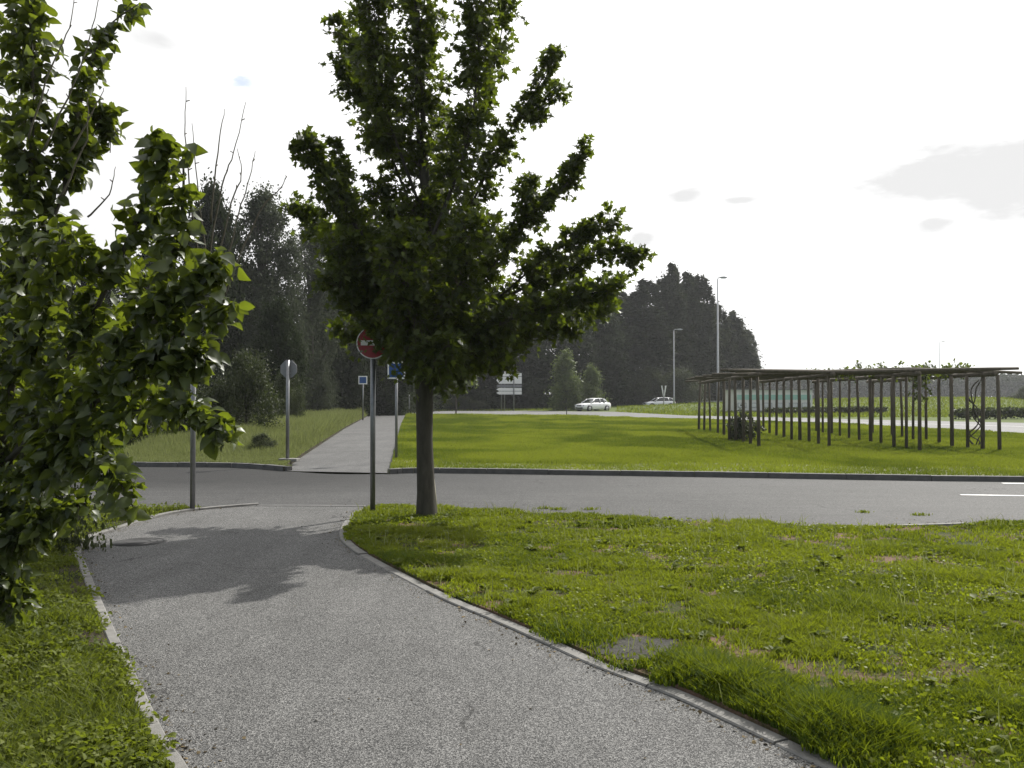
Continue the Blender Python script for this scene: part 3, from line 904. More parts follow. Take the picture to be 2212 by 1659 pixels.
# big shrub at the left edge, close to the camera
def LS(pts, r0, r1, nt, f0=.1, br=.014):
    zc = sum(p[2] for p in pts) / len(pts)
    k = zc / F
    return ([P(a, b_, c) for a, b_, c in pts], r0 * k, r1 * k, nt, f0, br)
root_p = Vector(G(-60, 1425))
sl = [
    LS([(-60, 1425, 5.55), (-20, 1100, 5.3), (30, 800, 5.1), (60, 500, 5.0), (70, 200, 5.0), (60, -120, 5.0)], 105, 66, 280, .2, .03),
    LS([(-60, 1425, 5.6), (-70, 900, 5.6), (-40, 400, 5.5), (-10, -80, 5.4)], 110, 80, 170, .3, .025),
    LS([(50, 650, 5.0), (130, 430, 5.1), (175, 220, 5.2), (225, 70, 5.4), (300, 8, 5.6)], 62, 16, 80, .1),
    LS([(100, 500, 5.0), (180, 330, 5.2), (232, 240, 5.3), (238, 330, 5.3)], 32, 22, 34, .3),
    LS([(20, 1000, 5.2), (180, 720, 4.6), (285, 500, 4.4), (345, 350, 4.2), (335, 300, 4.2)], 98, 30, 120, .15, .018),
    LS([(10, 1000, 5.2), (240, 780, 4.4), (370, 580, 4.2), (395, 430, 4.2), (395, 330, 4.2)], 92, 34, 125, .2, .018),
    LS([(10, 1050, 5.2), (240, 840, 4.3), (400, 720, 4.1), (500, 655, 4.0)], 92, 30, 115, .2, .016),
    LS([(10, 1080, 5.2), (220, 920, 4.4), (380, 880, 4.1), (490, 935, 4.0)], 72, 24, 100, .2, .014),
    LS([(300, 820, 4.25), (380, 780, 4.15), (440, 765, 4.1)], 55, 36, 60, .1),
    LS([(-20, 1250, 5.4), (20, 1180, 5.0), (100, 1120, 4.9), (170, 1090, 4.8)], 62, 44, 90, .1, .012),
    LS([(-40, 1300, 5.5), (10, 1280, 5.1), (35, 1310, 5.0)], 55, 44, 60, .1, .012),
    LS([(40, 900, 5.6), (120, 850, 5.8), (260, 780, 6.0)], 150, 110, 130, .0, .012),
    LS([(330, 700, 4.2), (430, 620, 4.1), (470, 560, 4.1)], 55, 26, 40, .1),
    LS([(10, 1100, 5.2), (120, 980, 4.7), (230, 1010, 4.4), (290, 1100, 4.3)], 66, 34, 84, .2, .012),
    LS([(-30, 1100, 5.3), (40, 1090, 5.1), (110, 1140, 5.0)], 70, 36, 60, .1, .012),
    LS([(-60, 1200, 5.5), (-10, 1200, 5.2), (20, 1280, 5.1)], 60, 50, 60, .1, .012),
    LS([(60, 800, 5.0), (120, 620, 4.6), (130, 520, 4.4), (180, 560, 4.3)], 80, 50, 90, .1, .014),
    LS([(200, 800, 5.2), (280, 700, 5.4), (330, 600, 5.5)], 110, 60, 90, .0, .012),
    LS([(100, 900, 5.4), (200, 900, 5.6), (330, 820, 5.7)], 110, 80, 100, .0, .012),
]
shrub = leafy_plant('lilac_shrub', sl, LEAF_OVAL, .078, (M['bark'], M['shrub_leaf'], M['twig']), None, None, loc=tuple(root_p), per_twig=7, hang=-.45, twr=.0018, part='foliage', wood='stems', droop=.35, thin=.3)
tag(shrub, 'large-leaved shrub in the left foreground leaning over the edge of the path', 'shrub')
tb = Tubes()
for pts in ([(440, 640), (412, 430), (400, 290), (402, 186)], [(455, 620), (430, 430), (415, 265)], [(450, 560), (480, 400), (505, 330), (531, 222)], [(455, 480), (470, 330), (485, 235)],
            [(460, 600), (500, 440), (522, 380), (512, 320)], [(470, 640), (510, 480), (535, 400), (552, 326)], [(480, 650), (560, 460), (605, 410), (618, 378)],
            [(60, 300), (110, 150), (150, 60), (162, -20)], [(90, 330), (160, 180), (200, 60), (215, -30)], [(150, 330), (200, 240), (225, 190)], [(130, 430), (185, 300), (190, 210)], [(190, 470), (235, 420), (250, 360)]):
    line = smooth_line([P(a, b_, 4.3) - root_p for a, b_ in pts], 5)
    line = [p + Vector((random.gauss(0, .0015), random.gauss(0, .004), random.gauss(0, .0015))) for p in line]
    tb.add(line, [.0052 - .0038 * i / (len(line) - 1) for i in range(len(line))], 5)
    for i in range(4, len(line) - 1, 3):
        d = Vector((random.gauss(0, 1), random.gauss(0, 1), .8)).normalized() * .02
        tb.add([line[i], line[i] + d], [.003, .0025], 4)
link('bare_twigs', tb.mesh('bare_twigs'), M['twig'], shrub)

# background trees -------------------------------------------------
def crown_cloud(nblob, hw, hgt, bottom, leafn, size, seed, shape='round', gaps=.12):
    """leaf clumps on many sub-crowns inside a crown of half-width hw, from bottom to hgt"""
    r = np.random.default_rng(seed)
    c = []
    while len(c) < nblob:
        u = r.random(); a = r.random() * 2 * np.pi; q = r.random() ** .5
        if shape == 'round': prof = math.sin(math.pi * min(1, (u * .86 + .14))) ** .55
        elif shape == 'poplar': prof = (1 - u) ** .38 * min(1, .7 + u * 2)
        else: prof = (1 - u) ** .5 * min(1, .55 + 3 * u)
        rr = hw * prof * q * .85
        c.append((math.cos(a) * rr, math.sin(a) * rr, bottom + (hgt - bottom) * (u * .95), (hw * .23) * (1.15 - .55 * u) * r.uniform(.7, 1.25)))
    if shape == 'poplar':                 # upright plumes along the outline
        for _ in range(nblob // 3):
            u = r.uniform(.35, 1.0); a = r.random() * 6.283; rr = hw * (1 - u) ** .38 * r.uniform(.4, .9)
            for q in range(3):
                c.append((math.cos(a) * rr, math.sin(a) * rr, bottom + (hgt - bottom) * u + q * hw * .16, hw * .085 * (1 - .25 * q)))
        nblob = len(c)
    c = np.array(c)
    idx = r.integers(0, nblob, leafn)
    d = r.normal(size=(leafn, 3)); d /= np.linalg.norm(d, axis=1, keepdims=True)
    rad = c[idx, 3] * np.minimum(np.abs(r.normal(size=leafn)) * .85 + .1, 2.3)
    stretch = np.array([1, 1, 2.0 if shape == 'poplar' else 1.25])
    pos = c[idx, :3] + d * rad[:, None] * stretch
    pos[:, 2] = np.clip(pos[:, 2], .05, None)
    ld = r.normal(size=(leafn, 3)) + np.array([0, 0, .25 if shape == 'poplar' else -.15])
    nr = d + .8 * r.normal(size=(leafn, 3)) + np.array([0, 0, .5])
    sz = size * (.55 + .8 * r.random(leafn))
    ti = np.clip(.3 * r.random(leafn) + .7 * r.random(nblob)[idx] ** 1.2, 0, 1)
    return leaves(LEAF_QUAD, pos, ld, nr, sz, ti), c

def make_bg_tree(name, hw, hgt, bottom, leafn, size, seed, mleaf, shape='round', nblob=60, trunk_r=.18):
    root = empty(name)
    (V, T, A), c = crown_cloud(nblob, hw, hgt, bottom, leafn, size, seed, shape)
    link('crown', fast_mesh('crown', V, T, A), mleaf, root)
    tb = Tubes()
    tb.add([(0, 0, -.2), (0.02, 0, hgt * .3), (-.03, .02, hgt * .6), (0, 0, hgt * .9)], [trunk_r * 1.2, trunk_r, trunk_r * .55, trunk_r * .12], 9)
    for k in range(0, nblob, max(1, nblob // 16)):
        x_, y_, z_, _ = c[k]
        tb.add([(0, 0, z_ * .6), (x_ * .5, y_ * .5, z_ * .8), (x_, y_, z_)], [trunk_r * .4, trunk_r * .25, trunk_r * .08], 5)
    link('trunk', tb.mesh('trunk'), M['bark'], root)
    return root

def copy_tree(o):
    c = o.copy(); col.objects.link(c)
    for ch in list(o.children):
        d = ch.copy(); col.objects.link(d); d.parent = c
    return c

protos = {}
def bg(kind, pxc, top, z, hwpx, label, cat='tree', group=None, ybase=0.0):
    k = z / F
    X = (pxc - 1106) * k
    H = EYE + (857 - top) * k
    W = hwpx * k * (1.5 if kind == 'poplar' else 1.0)
    spec = {'willow': ('willow_tree', 4.0, 16.0, .2, 52000, .17, 11, M['willow_leaf'], 'round', 190, .3),
            'wood': ('broadleaf_tree', 4.0, 14.0, .1, 36000, .26, 12, M['wood_leaf'], 'round', 150, .25),
            'poplar': ('poplar_tree', 3.0, 17.0, .1, 36000, .24, 13, M['poplar_leaf'], 'poplar', 170, .22),
            'cone': ('young_tree', 2.0, 6.0, .1, 14000, .17, 14, M['fresh_leaf'], 'cone', 90, .09),
            'bush': ('bush', 2.2, 3.4, .0, 22000, .085, 15, M['bush_leaf'], 'round', 90, .06)}[kind]
    first = kind not in protos
    if first:
        protos[kind] = make_bg_tree(*spec)
        o = protos[kind]
    else:
        o = copy_tree(protos[kind])
    o.location = (X, z, ybase)
    o.scale = (W / spec[1], W / spec[1], H / spec[2])
    o.rotation_euler = (0, 0, random.random() * 6.28)
    tag(o, label, cat, group)
    return o

GL = 'trees of the wood behind the far path'
bg('willow', 565, 400, 60, 118, 'large grey-green hazy tree behind the octagonal sign, tallest left of the maple', group=GL)
bg('willow', 672, 468, 66, 80, 'grey-green tree just left of the maple crown, half hidden behind its leaves', group=GL)
bg('wood', 455, 385, 56, 80, 'dark tree whose top shows just right of the foreground shrub, behind its bare twigs', group=GL)
bg('wood', 330, 520, 58, 90, 'dark tree behind the middle of the foreground shrub', group=GL)
bg('wood', 190, 560, 60, 95, 'dark tree behind the left half of the foreground shrub', group=GL)
bg('wood', 40, 540, 60, 100, 'dark tree at the left edge of the photo behind the shrub', group=GL)
bg('wood', 600, 640, 50, 62, 'low dark tree in front of the grey-green trees above the octagonal sign', group=GL)
bg('wood', 735, 600, 74, 80, 'dark tree behind the small blue square sign left of the maple trunk', group=GL)
bg('wood', 830, 610, 80, 85, 'dark tree behind the red round sign and the maple', group=GL)
bg('wood', 930, 640, 112, 95, 'dark tree of the wood directly behind the maple trunk', group=GL)
bg('wood', 1040, 640, 114, 95, 'dark tree of the wood behind the slim sapling right of the maple trunk', group=GL)
bg('wood', 1135, 650, 116, 90, 'dark tree of the wood behind the white direction sign', group=GL)
bg('wood', 1215, 655, 120, 80, 'dark tree of the wood behind the light green young tree', group=GL)
bg('wood', 1290, 660, 124, 80, 'dark tree of the wood behind the white car', group=GL)
GR = 'tall trees on the right end of the wood'
bg('poplar', 1335, 645, 130, 66, 'dark upright tree right of the maple crown at the left end of the tall clump', group=GR)
bg('poplar', 1390, 622, 132, 62, 'upright tree behind the gap between the two cars', group=GR)
bg('poplar', 1447, 588, 136, 44, 'slim pointed tree that is the tallest of the clump on the right', group=GR)
bg('poplar', 1480, 606, 140, 46, 'pointed tree close right of the tallest one, behind the shorter street lamp', group=GR)
bg('poplar', 1512, 612, 142, 44, 'rounded upright tree just left of the tall street lamp post', group=GR)
bg('poplar', 1545, 668, 146, 42, 'upright tree right behind the tall street lamp post', group=GR)
bg('poplar', 1590, 684, 150, 44, 'paler upright tree right of the tall street lamp post', group=GR)
bg('poplar', 1612, 722, 154, 30, 'lower pale tree at the right end of the clump above the pergola roof', group=GR)
for pc, zz_, tp, hw_, lb in ((700, 82, 640, 80, 'dark tree deep in the wood behind the grass bank, left of the small blue sign'), (790, 96, 650, 80, 'dark tree deep in the wood straight beyond the end of the far path'), (880, 100, 660, 80, 'dark tree deep in the wood seen just left of the maple trunk'), (520, 70, 560, 90, 'dark tree deep in the wood behind the broad dark bush')):
    bg('wood', pc, tp, zz_, hw_, lb, group=GL)
for pc, tp, lb in ((640, 812, 'dark undergrowth bush behind the grass bank right of the octagonal sign'), (722, 806, 'dark undergrowth bush behind the grass bank left of the small blue sign'), (800, 812, 'dark undergrowth bush behind the small blue sign'), (880, 808, 'dark undergrowth bush left of the maple trunk under the wood'), (1100, 806, 'dark undergrowth bush under the wood behind the direction sign'), (1340, 800, 'dark undergrowth bush right of the white car'), (1400, 796, 'dark undergrowth bush behind the second car'), (1470, 800, 'dark undergrowth bush behind the shorter street lamp')):
    bg('bush', pc, tp, 92 if pc < 1000 else 126, 62, lb, 'bush', 'undergrowth along the foot of the wood')
bg('cone', 1222, 757, 104, 44, 'light green pointed young tree left of the white car', group='young trees beside the far road')
bg('cone', 1278, 788, 106, 38, 'small light green rounded tree right behind the white car', group='young trees beside the far road')
bg('bush', 532, 768, 31, 92, 'broad dark bush left of the octagonal sign', 'bush')
bg('bush', 395, 800, 30, 88, 'dark bush behind the grey pole at the left', 'bush')
bg('bush', 566, 938, 24.5, 38, 'low dark bush at the foot of the octagonal sign', 'bush')
bg('bush', 270, 830, 27, 90, 'dark bush across the road behind the lower foreground leaves', 'bush')
bg('bush', 470, 900, 27, 40, 'low bush between the grey pole and the octagonal sign', 'bush')
bg('bush', 622, 800, 44, 44, 'dark bush directly behind the octagonal sign', 'bush')
bg('bush', 1000, 858, 108, 60, 'dark undergrowth bush under the wood beside the direction sign', 'bush')
bg('bush', 2215, 838, 120, 34, 'dark round bush in the far field at the right edge', 'bush')
bg('bush', 60, 520, 9.4, 190, 'tall dark dense bush standing behind the large-leaved foreground shrub', 'bush')

# small sapling
z = 84; k = z / F
spl = [([P(985, 856, z), P(975, 835, z), P(958, 822, z)], 18 * k, 14 * k, 40, .1, .03), ([P(985, 850, z), P(1000, 830, z), P(1025, 822, z)], 18 * k, 14 * k, 50, .1, .03), ([P(985, 850, z), P(990, 825, z), P(990, 808, z)], 18 * k, 14 * k, 40, .1, .03)]
sb = P(985, 857, z); sb = Vector((sb.x, z, 0))
o = leafy_plant('sapling', spl, LEAF_QUAD, .2, (M['twig'], M['fresh_leaf'], M['twig']), [(sb.x, sb.y, -.1), (sb.x, sb.y, 1.6), P(986, 830, z)], [.07, .06, .04], loc=tuple(sb), per_twig=8)
tag(o, 'slim sapling with a thin pale stem and sparse crown right of the maple trunk', 'tree')

# distant woodland on the horizon at the right, too far to count
r = np.random.default_rng(77)
n = 60000
xx = r.uniform(60, 420, n); yy = 330 + 40 * r.random(n) + .12 * xx
top = 7.0 + 3.0 * vnoise(xx, xx * 0, .03, 8) + 2.5 * vnoise(xx, yy * 0, .11, 18)
zz = top * r.random(n) ** .7
V, T, A = leaves(LEAF_QUAD, np.stack([xx, yy, zz], 1), rnd_dirs(n, .1), rnd_dirs(n, .6), 1.0 + .8 * r.random(n), r.random(n))
o = link('distant_wood', fast_mesh('distant_wood', V, T, A), M['wood_leaf'])
tag(o, 'hazy strip of woodland on the horizon behind the pergola', 'woodland', kind='stuff')

# low clipped hedges in the far field
def hedge(a, b_, wd, hh, label):
    a = Vector(a); b_ = Vector(b_); L = (b_ - a).length
    n = int(L * 260)
    t = rng.random(n); d = (b_ - a).normalized(); nrm = Vector((-d.y, d.x, 0))
    off = (rng.random(n) - .5) * wd
    zz = hh * (.85 + .3 * vnoise(t * L, off, .6, 61)) * rng.random(n) ** .45
    c = a.lerp(b_, .5)
    xx = a.x + d.x * t * L + nrm.x * off; yy = a.y + d.y * t * L + nrm.y * off
    gz = np.array([height(p, q) for p, q in zip(xx, yy)])
    V, T, A = leaves(LEAF_QUAD, np.stack([xx - c.x, yy - c.y, gz + zz], 1), rnd_dirs(n, .1), rnd_dirs(n, .6), .14 + .16 * rng.random(n), rng.random(n))
    o = link('hedge', fast_mesh('hedge', V, T, A), M['bush_leaf'])
    o.location = (c.x, c.y, 0)
    tag(o, label, 'hedge', 'low hedges in the far field')
hedge((33, 66, 0), (60, 74, 0), 1.2, .75, 'long low dark hedge in the field right of the pergola')
hedge((24, 84, 0), (37, 88, 0), 1.0, .5, 'short low dark hedge seen between the right-hand pergola posts')

# ------------------------------------------------------------------ pergola
ALPHA = R(8.0)
per = empty('pergola', (8.0, 28.7, FT), -ALPHA)
tag(per, 'large weathered timber pergola with four rows of thin posts standing on the far lawn', 'pergola')
PH = 2.15
def crop(X, Y):          # foot of a post as read off the photograph, on the level lawn
    return Vector(G((1740 + X / 2.596) / 1.1718, (850 + Y / 2.596) / 1.1718, FT))
rowsP = [[(470, 735), (415, 720), (370, 710), (318, 695), (275, 690), (240, 662), (200, 645), (150, 636), (110, 628), (75, 620)],
         [(932, 738), (862, 715), (800, 702), (740, 695), (685, 688), (635, 675), (585, 663), (540, 648), (500, 635)],
         [(1527, 755), (1440, 740), (1358, 735), (1272, 718), (1205, 705), (1130, 690), (1062, 680), (1002, 662), (950, 650), (890, 645), (850, 635)],
         [(2052, 755), (1940, 748), (1843, 738), (1740, 728), (1655, 710), (1570, 692), (1483, 688), (1412, 670), (1345, 665), (1215, 645)]]
rp = random.Random(12)
inv = Matrix.Rotation(ALPHA, 3, 'Z')
org = crop(470, 735)
per.location = org
lines = []
for row in rowsP:
    L_ = [inv @ (crop(*q) - org) for q in row]
    if row is rowsP[2]: L_.insert(1, inv @ (crop(1002, 738) - org)) if False else None
    fit = np.polyfit([p.y for p in L_], [p.x for p in L_], 1)
    lines.append((fit, L_[0].y, max(p.y for p in L_)))
    for p in L_:
        lx, ly = rp.gauss(0, .03), rp.gauss(0, .03)
        rr = rp.uniform(.044, .058)
        tb = Tubes()
        tb.add([(0, 0, -.1), (lx * .3, ly * .4, PH * .5), (lx, ly, PH + .03)], [rr * 1.05, rr, rr * .95], 9)
        o = link('post', tb.mesh('post'), M['timber'], per)
        o.location = (p.x, p.y, 0)
    y0_, y1_ = L_[0].y - .5, max(p.y for p in L_) + .5
    tb = Tubes()
    tb.add([(np.polyval(fit, y), y, PH + .06 + rp.gauss(0, .01)) for y in np.linspace(y0_, y1_, 5)], .07, 9)
    link('beam', tb.mesh('beam'), M['timber'], per)
o = link('post', tb.mesh('post'), M['timber'], per) if False else None
ends = [(l[1], l[2]) for l in lines]
NR = 21
for j in range(NR):
    u = j / (NR - 1)
    q = []
    for fit, a_, c_ in lines:
        yy_ = a_ - .25 + (c_ - a_ + .5) * u
        q.append(Vector((float(np.polyval(fit, yy_)), yy_, PH + .17 + rp.gauss(0, .03))))
    d0 = (q[0] - q[1]).normalized(); d1 = (q[3] - q[2]).normalized()
    pts = [q[0] + d0 * rp.uniform(.2, 1.1)] + q + [q[3] + d1 * rp.uniform(.2, 1.2)]
    tb = Tubes(); tb.add(pts, [.04, .05, .052, .052, .048, .04], 8)
    link('rafter', tb.mesh('rafter'), M['timber'], per)

# climbers on the pergola
def pl(x, y, z): # pergola local to world
    v = Matrix.Rotation(-ALPHA, 3, 'Z') @ Vector((x, y, z)); return v + org
cl_ = [([pl(5.2, 1.7, 0), pl(5.15, 1.7, 1.2), pl(5.3, 1.9, 2.25), pl(5.5, 2.6, 2.45)], .22, .45, 70, .45, .025),
       ([pl(5.3, 1.9, 2.25), pl(4.4, 2.6, 2.40), pl(3.2, 3.4, 2.38)], .34, .26, 90, 0, .012),
       ([pl(5.4, 2.0, 2.25), pl(6.4, 2.4, 2.42), pl(7.0, 2.8, 2.38)], .40, .26, 80, 0, .012),
       ([pl(3.6, 3.0, 2.36), pl(2.6, 3.4, 2.38), pl(2.0, 3.6, 2.36)], .22, .16, 30, 0, .01)]
b0 = pl(5.2, 1.7, 0)
o = leafy_plant('climbing_plant', cl_, LEAF_QUAD, .10, (M['twig'], M['tree_leaf'], M['twig']), None, None, loc=tuple(b0), per_twig=8, part='foliage', wood='stems')
tag(o, 'leafy climber spreading over the roof of the pergola towards its right end', 'climbing plant', 'climbers on the pergola')
b0 = pl(-.1, 4.6, 0)
cl_ = [([pl(-.1, 4.6, 0), pl(-.1, 4.6, .5), pl(.1, 4.3, .8)], .45, .4, 90, .05, .03), ([pl(-.1, 4.6, 0), pl(.2, 3.7, .4), pl(.3, 3.2, .6)], .45, .35, 80, .05, .03), ([pl(-.1, 4.6, 0), pl(-.2, 5.4, .6)], .4, .35, 50, .05, .03)]
o = leafy_plant('climbing_plant', cl_, LEAF_QUAD, .10, (M['twig'], M['bush_leaf'], M['twig']), None, None, loc=tuple(b0), per_twig=9, part='foliage', wood='stems')
tag(o, 'dark bushy climber at the foot of the left row of pergola posts', 'climbing plant', 'climbers on the pergola')
tb = Tubes()
b0 = pl(7.0, 2.2, 0)
for q in range(5):
    a = q * 1.3
    pts = [b0 + Vector((.05 * math.cos(a), .05 * math.sin(a), -.02)) - b0]
    for i in range(1, 9):
        pts.append(Vector((.16 * math.cos(a + i * .9) * (1 + .8 * math.sin(i)), .14 * math.sin(a + i * .9), i * (.14 + .04 * q))))
    tb.add(smooth_line(pts, 4), .02, 5)
o = link('climbing_plant', tb.mesh('climbing_plant'), M['bark'])
o.location = b0
tag(o, 'bare twisted climber stems round a right-hand pergola post', 'climbing plant', 'climbers on the pergola')

# ------------------------------------------------------------------ posts and signs
def disc(rad, seg=40):
    return [(rad * math.cos(2 * math.pi * i / seg), rad * math.sin(2 * math.pi * i / seg)) for i in range(seg)]

def pole_mesh(h, r, name='pole', parent=None, m='galv'):
    tb = Tubes(); tb.add([(0, 0, -.1), (0, 0, h * .5), (0, 0, h)], r, 16)
    o = link(name, tb.mesh(name), M[m], parent)
    tb = Tubes(); tb.add([(0, 0, h), (0, 0, h + .008)], [r * 1.08, r * 1.02], 16)
    link('cap', tb.mesh('cap'), M['plastic'], o)
    return o

# no-entry sign on its tall pole
bx = G(805, 1116)
s = empty('no_entry_sign', (bx[0], bx[1], .02), R(2))
tag(s, 'round red sign with a white bar on a tall grey pole beside the maple', 'road sign')
pole_mesh(2.55, .036, parent=s)
cz = 2.37
b = Boxes(); b.prism([(x_, z_ + cz) for x_, z_ in disc(.225)], -.052, -.040); pt = b.build('sign_plate', M['alu'], s)
b = Boxes(); b.prism([(x_, z_ + cz) for x_, z_ in disc(.220)], -.056, -.0525); b.build('rim', M['white'], pt)
b = Boxes(); b.prism([(x_, z_ + cz) for x_, z_ in disc(.207)], -.060, -.0565); b.build('sign_face', M['red'], pt)
b = Boxes(); b.prism([(-.16, cz - .035), (.16, cz - .035), (.16, cz + .035), (-.16, cz + .035)], -.064, -.0605); b.build('bar', M['white'], pt)
for zz in (cz - .1, cz + .1):
    b = Boxes(); b.box((0, -.02, zz), (.10, .045, .03)); b.build('bracket', M['galv'], s, bevel=.003)

# grey pole rising into the shrub
bx = G(416, 1104)
s = empty('sign_pole', (bx[0], bx[1], .02))
tag(s, 'grey steel pole at the left verge with its top hidden in the shrub', 'pole')
pole_mesh(2.45, .037, parent=s)

# octagonal sign seen from behind
bx = G(621, 996, FT)
s = empty('octagonal_sign', (bx[0], bx[1], FT), R(-8))
tag(s, 'octagonal road sign seen from behind on a grey pole across the road', 'road sign')
pole_mesh(2.44, .042, parent=s)
oc = [(.225 * math.cos(R(22.5 + 45 * i)), 2.22 + .225 * math.sin(R(22.5 + 45 * i))) for i in range(8)]
b = Boxes(); b.prism(oc, .048, .06); pt = b.build('sign_plate', M['alu'], s)
oc2 = [(.22 * math.cos(R(22.5 + 45 * i)), 2.22 + .22 * math.sin(R(22.5 + 45 * i))) for i in range(8)]
b = Boxes(); b.prism(oc2, .0605, .063); b.build('sign_face', M['red'], pt)
for zz in (2.12, 2.32):
    b = Boxes(); b.box((0, .02, zz), (.12, .055, .03)); b.build('bracket', M['galv'], s)
b = Boxes(); b.box((.05, 0, .03), (.46, .26, .07)); b.build('footing', M['concrete'], s, bevel=.01)

# blue square signs
def blue_sign(x_, y_, z_, hh, wd, ht, pr, label, rz, yoff=0, name='blue_sign'):
    s = empty(name, (x_, y_, z_), rz)
    tag(s, label, 'road sign', 'blue signs along the far path')
    pole_mesh(hh - .05, pr, parent=s)
    c = hh - ht / 2
    b = Boxes(); b.box((yoff, -pr - .012, c), (wd, .016, ht)); p_ = b.build('sign_plate', M['white'], s, bevel=.004)
    f = .035 if wd < .5 else .07
    b = Boxes(); b.box((yoff, -pr - .0225, c), (wd - 2 * f, .004, ht - 2 * f)); b.build('sign_face', M['blue'], p_)
    return s
bx = G(856, 990, FT)
blue_sign(bx[0], bx[1], FT, 2.42, .44, .42, .034, 'blue square sign with white border at the right edge of the far path', R(6))
blue_sign(P(784, 850, 62).x, 62, .05, 3.05, .62, .58, .05, 'small blue square sign on a pale pole at the left of the far path', R(0))
# thin post with small white diamond
s = empty('marker_post', (P(824, 850, 86).x, 86, 0))
tag(s, 'thin pale post with a small white diamond plate between the two blue signs', 'road sign')
pole_mesh(2.95, .045, parent=s)
b = Boxes(); b.prism([(0, 2.45), (.24, 2.72), (0, 3.0), (-.24, 2.72)], -.06, -.048); b.build('sign_plate', M['white'], s)
s = empty('thin_post', (P(884, 850, 80).x, 80, 0))
tag(s, 'thin grey post just left of the maple trunk beyond the far path', 'post')
pole_mesh(2.0, .05, parent=s)
s = empty('thin_post', (P(1224, 850, 70).x, 70, FT - .02))
tag(s, 'short thin dark post standing on the edge of the far lawn below the young tree', 'post')
tb = Tubes(); tb.add([(0, 0, 0), (0, 0, .58)], .035, 8); link('pole', tb.mesh('pole'), M['plastic'], s)
b = Boxes(); b.box((0, 0, .59), (.09, .09, .03)); b.build('cap', M['plastic'], s)

# direction sign: stack of arrow boards seen from behind
zd = 104; kd = zd / F
s = empty('direction_sign', (P(1100, 850, zd).x, zd, 0))
tag(s, 'pale stack of left-pointing arrow boards on posts beside the far road', 'direction sign')
lx, rx_ = (1072 - 1100) * kd, (1127 - 1100) * kd
for y0, y1 in ((806, 813), (814, 829), (831, 836.5), (838, 844.5), (845.5, 852)):
    zt = EYE + (857 - y0) * kd; zb = EYE + (857 - y1) * kd - 0
    zb -= 0
    h2 = (zt - zb) / 2
    b = Boxes(); b.prism([(lx, zb + h2), (lx + .32, zb), (rx_, zb), (rx_, zt), (lx + .32, zt)], -.02, .02)
    b.build('arrow_board', M['alu' if y0 > 830 and y0 < 832 else 'white'], s)
for pxx in (1083, 1090, 1110):
    tb = Tubes(); xo = (pxx - 1100) * kd
    tb.add([(xo, -.09 if pxx == 1110 else .09, -.1), (xo, -.09 if pxx == 1110 else .09, EYE + (857 - 803) * kd)], .065, 10)
    link('pole', tb.mesh('pole'), M['galv'], s)

# flared white marker by the second car
s = empty('island_marker', (P(1434, 850, 118).x, 118, height(P(1434, 850, 118).x, 118)))
tag(s, 'small flared white marker above the roof of the right-hand car', 'road marker')
b = Boxes(); b.prism([(-.09, 1.3), (-.04, 1.3), (-.19, 2.75), (-.36, 2.75)], -.03, .03); b.build('panel', M['white'], s)
b = Boxes(); b.prism([(.04, 1.3), (.09, 1.3), (.36, 2.75), (.16, 2.75)], -.03, .03); b.build('panel', M['white'], s)
tb = Tubes(); tb.add([(0, .08, -.1), (0, .08, 2.2)], .06, 8); link('pole', tb.mesh('pole'), M['galv'], s)
b = Boxes(); b.box((0, .035, 1.5), (.3, .06, .08)); b.build('bracket', M['galv'], s)

# street lamps
def lamp(pxc, top, z, label, arm=.6, r=.09):
    x_ = P(pxc, 850, z).x
    hh = EYE + (857 - top) * z / F
    s = empty('street_lamp', (x_, z, height(x_, z)))
    tag(s, label, 'street lamp', 'street lamps along the far road')
    tb = Tubes(); tb.add([(0, 0, -.1), (0, 0, 1.2), (0, 0, 1.25), (0, 0, hh - .1)], [r * 1.25, r * 1.2, r, r * .55], 12)
    link('pole', tb.mesh('pole'), M['lamp_post'], s)
    tb = Tubes(); tb.add(smooth_line([(0, 0, hh - .15), (.05, 0, hh), (arm * .5, 0, hh + .06), (arm, 0, hh + .06)], 4), .04, 8)
    link('arm', tb.mesh('arm'), M['lamp_post'], s)
    b = Boxes(); b.prism([(arm - .05, hh), (arm + .55, hh + .02), (arm + .6, hh + .08), (arm + .3, hh + .16), (arm - .05, hh + .13)], -.14, .14)
    hd = b.build('lamp_head', M['lamp_post'], s, bevel=.02)
    b = Boxes(); b.box((arm + .25, 0, hh - .012), (.42, .2, .04)); b.build('lens', M['lens'], hd)
lamp(1456, 724, 110, 'shorter street lamp right of the second car in front of the dark trees', .5)
lamp(1551, 600, 82, 'tall street lamp rising behind the left end of the pergola', .3, .11)
lamp(2030, 738, 170, 'faint distant street lamp above the right part of the pergola', .5, .09)

# guard rail
s = empty('guard_rail', (24, 132, 0))
tag(s, 'thin grey guard rail behind the second car, left of the pergola', 'guard rail')
b = Boxes(); b.prism([(-4, .55), (16, .95), (16, 1.25), (-4, .85)], -.04, .04); b.build('rail', M['galv'], s)
for i in range(11):
    b = Boxes(); b.box((-4 + i * 2, .1, .45 + .02 * i), (.1, .1, .95)); b.build('post', M['galv'], s)

# manhole cover let into the path
mc = G(300, 1172)
tb = Tubes(); tb.add([(0, 0, -.02), (0, 0, .0085)], .30, 40)
o = link('manhole_cover', tb.mesh('manhole_cover', False), M['iron']); o.location = (mc[0], mc[1], 0)
tag(o, 'round dark iron manhole cover in the path near its left edge', 'manhole cover')
tb = Tubes()
for rr_ in (.27, .20, .13):
    tb.add([(rr_ * math.cos(a_ * .3927), rr_ * math.sin(a_ * .3927), .0085) for a_ in range(17)], .004, 5)
link('ring', tb.mesh('ring'), M['iron'], o)

